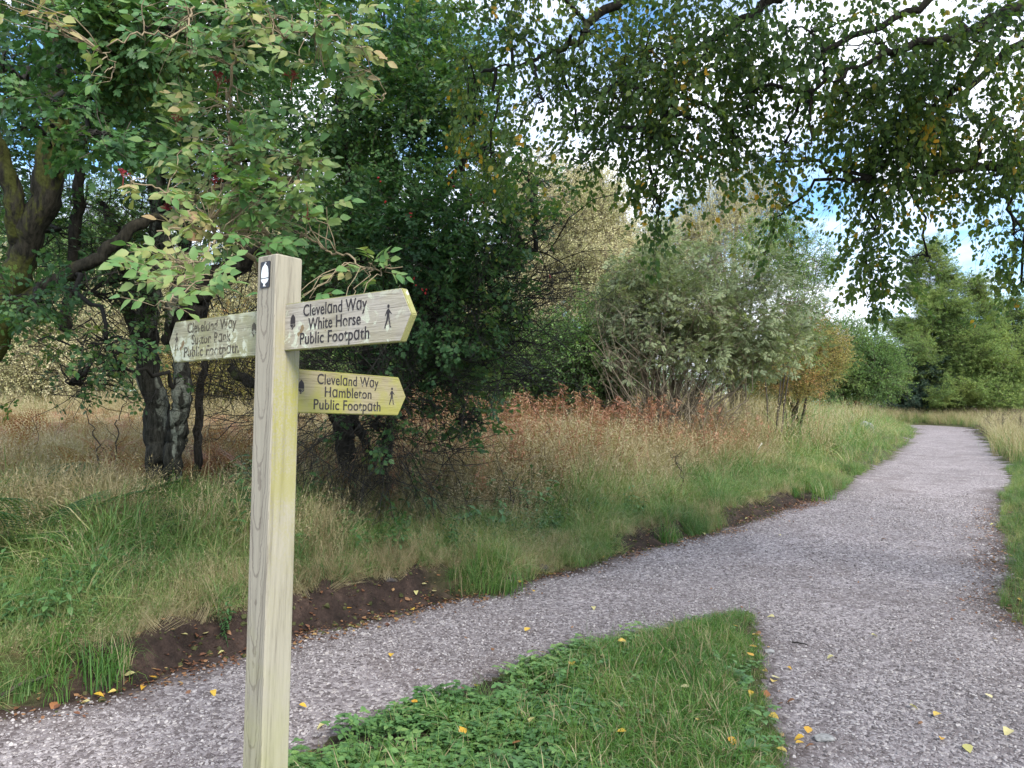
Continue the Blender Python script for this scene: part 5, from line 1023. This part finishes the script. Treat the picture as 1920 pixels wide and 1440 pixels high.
M['board_b'] = boardmat('mossy_board', (.26, .225, .14), (.13, .10, .06), (.27, .27, .04), .0, .65)
M['board_c'] = boardmat('lichen_board', (.29, .28, .20), (.15, .14, .10), (.28, .28, .14), 1.0, .6)
M['plate_black'] = plain('plate_black', (.008, .008, .012), .4, .5); M['plate_white'] = plain('plate_white', (.80, .86, .88), .35, .5); M['metal'] = plain('screw_metal', (.5, .5, .5), .35)
def local_obj(name, me, parent, loc, Rm=None):
    o = bpy.data.objects.new(name, me); COL.objects.link(o); o.parent = parent; o.location = loc
    if Rm is not None: o.rotation_euler = Rm.to_euler()
    return o
def poly_mesh(name, pts, z0, z1, mat, bevel=0):
    bm = bmesh.new(); n = len(pts); a = [bm.verts.new((x, y, z0)) for x, y in pts]; b = [bm.verts.new((x, y, z1)) for x, y in pts]
    bm.faces.new(b); bm.faces.new(a[::-1])
    for k in range(n): bm.faces.new((a[k], a[(k + 1) % n], b[(k + 1) % n], b[k]))
    if bevel: bmesh.ops.bevel(bm, geom=[e for e in bm.edges], offset=bevel, segments=2, affect='EDGES')
    bmesh.ops.recalc_face_normals(bm, faces=bm.faces); me = bpy.data.meshes.new(name); bm.to_mesh(me); bm.free(); me.materials.append(mat); return me
def text_mesh(s, h, width, mat):
    cu = bpy.data.curves.new('lettering', 'FONT'); cu.body = s; cu.align_x = 'CENTER'; cu.align_y = 'CENTER'; cu.size = h / .70; cu.extrude = .0006; cu.offset = .0004; cu.resolution_u = 4; cu.space_character = 1.04
    o = bpy.data.objects.new('tmp', cu); COL.objects.link(o); bpy.context.view_layer.update(); dg = bpy.context.evaluated_depsgraph_get(); me = bpy.data.meshes.new_from_object(o.evaluated_get(dg)); bpy.data.objects.remove(o)
    n = len(me.vertices); co = np.empty(n * 3, np.float32); me.vertices.foreach_get('co', co); co = co.reshape(-1, 3); w_ = np.ptp(co[:, 0]); co[:, 0] = (co[:, 0] - co[:, 0].mean()) ; co[:, 0] -= (co[:, 0].max() + co[:, 0].min()) / 2; co[:, 0] *= width / w_
    me.vertices.foreach_set('co', co.ravel()); me.name = 'lettering'; me.materials.clear(); me.materials.append(mat); me.update(); return me
# acorn outline (units of its height) and walker outline
def acorn(h):
    nut = [(.0, .5), (.06, .42), (.16, .34), (.22, .22), (.24, .05), (.24, -.14), (-.24, -.14), (-.24, .05), (-.22, .22), (-.16, .34), (-.06, .42)]
    cup = [(.25, -.18), (.25, -.24), (.18, -.34), (.04, -.40), (.0, -.50), (-.10, -.50), (-.06, -.39), (-.18, -.33), (-.25, -.24), (-.25, -.18)]
    return [[(x * h, y * h) for x, y in p_] for p_ in (nut[::-1], cup[::-1])]
WALK = [[(.02, .30), (-.05, .27), (-.10, .20), (-.17, .03), (-.145, .01), (-.07, .14), (-.06, .02), (-.10, -.18), (-.19, -.44), (-.20, -.50), (-.11, -.49), (-.14, -.45), (-.02, -.20), (.02, -.12), (.08, -.28), (.11, -.48), (.19, -.48), (.20, -.45), (.15, -.44), (.13, -.26), (.08, -.04), (.07, .08), (.09, .14), (.21, .06), (.22, .08), (.11, .20), (.06, .28)],
        [(.08, .40), (.06, .46), (.0, .48), (-.05, .45), (-.05, .37), (-.01, .33), (.05, .34)]]
def shapes_mesh(name, polys, mat, flip=1, z=.0006):
    bm = bmesh.new()
    for pts in polys:
        a = [bm.verts.new((x * flip, y, 0)) for x, y in pts]; b = [bm.verts.new((x * flip, y, z)) for x, y in pts]; bm.faces.new(b); n = len(pts)
        for k in range(n): bm.faces.new((a[k], a[(k + 1) % n], b[(k + 1) % n], b[k]))
    bmesh.ops.recalc_face_normals(bm, faces=bm.faces); me = bpy.data.meshes.new(name); bm.to_mesh(me); bm.free(); me.materials.append(mat); return me
def board(label, rd, start, L, zc, h, side, mat, lmat, lines, cx, acx, wkx, th=.024, fw=.04):
    """rd: reading direction (towards the right seen from the front), start: world xy of the reading-left end"""
    rd = np.array(rd); n = np.cross(rd, [0, 0, 1]); Rm = Matrix([[rd[0], 0, n[0]], [rd[1], 0, n[1]], [0, 1, n[2]]])
    pts = [(0, -h / 2), (L - fw, -h / 2), (L, 0.0), (L - fw, h / 2), (0, h / 2)] if side > 0 else [(fw, -h / 2), (L, -h / 2), (L, h / 2), (fw, h / 2), (0, 0.0)]
    me = poly_mesh('finger_board', pts, -th / 2, th / 2, M[mat], .0025)
    o = local_obj('finger_board', me, post_root, (start[0] - PX, start[1] - PY, zc - PZ0), Rm); o['label'] = label
    for (s, y, w_) in lines: local_obj('lettering', text_mesh(s.replace('a', '\u0251'), h * .245, w_, M[lmat]), o, (cx, y, th / 2 + .0004))
    local_obj('acorn_mark', shapes_mesh('acorn_mark', acorn(h * .33), M[lmat]), o, (acx, h * .10, th / 2 + .0004))
    local_obj('walker_mark', shapes_mesh('walker_mark', [[(x * h * .46, y * h * .46) for x, y in p_] for p_ in WALK], M[lmat], side), o, (wkx, -h * .0, th / 2 + .0004))
    return o
C0 = np.array([PX, PY, 0])
zA = float(W(545, 614, 2.42)[2]); hA = .148
board('grey weathered finger board pointing right towards the viewer', ux, C0 + ux * (PW / 2 - .012) - uy * .0, .565, zA, hA, 1, 'board_a', 'letter', [('Cleveland Way', .043, .285), ('White Horse', .000, .235), ('Public Footpath', -.043, .31)], .245, .052, .475)
zB = float(W(566, 733, 2.5)[2])
board('green mossy finger board below, pointing right and away', uy, C0 + uy * (PW / 2 - .012), .53, zB, .142, 1, 'board_b', 'letter', [('Cleveland Way', .042, .275), ('Hambleton', .000, .21), ('Public Footpath', -.043, .30)], .25, .048, .455)
zC = float(W(480, 626, 2.52)[2])
board('lichen-covered finger board pointing left and away', ux, C0 - ux * (PW / 2 - .012 + .60) , .60, zC, .148, -1, 'board_c', 'letter_worn', [('Cleveland Way', .043, .30), ('Sutton Bank', .000, .24), ('Public Footpath', -.043, .335)], .275, .525, .055)
# waymark plate on the left face
nL = -uy; Rp_ = Matrix([[ux[0], 0, nL[0]], [ux[1], 0, nL[1]], [0, 1, 0]])
pl = local_obj('waymark_plate', poly_mesh('waymark_plate', [(-.021, -.042), (.021, -.042), (.024, -.039), (.024, .039), (.021, .042), (-.021, .042), (-.024, .039), (-.024, -.039)], 0, .0025, M['plate_black']), post_root, tuple(np.array([0, 0, ZT - PZ0 - .062]) + nL * (PW / 2 + .0005) - ux * .004), Rp_)
local_obj('acorn_mark', shapes_mesh('acorn_mark', acorn(.074), M['plate_white'], 1, .0008), pl, (0, 0, .0027))
for sy in (-.037, .037):
    mb = MB(); mb.tube([[0, 0, .002], [0, 0, .0042]], .0025, 8, 0); o_ = local_obj('screw', mb.mesh('screw', [M['metal']]), pl, (0.004, sy, 0))
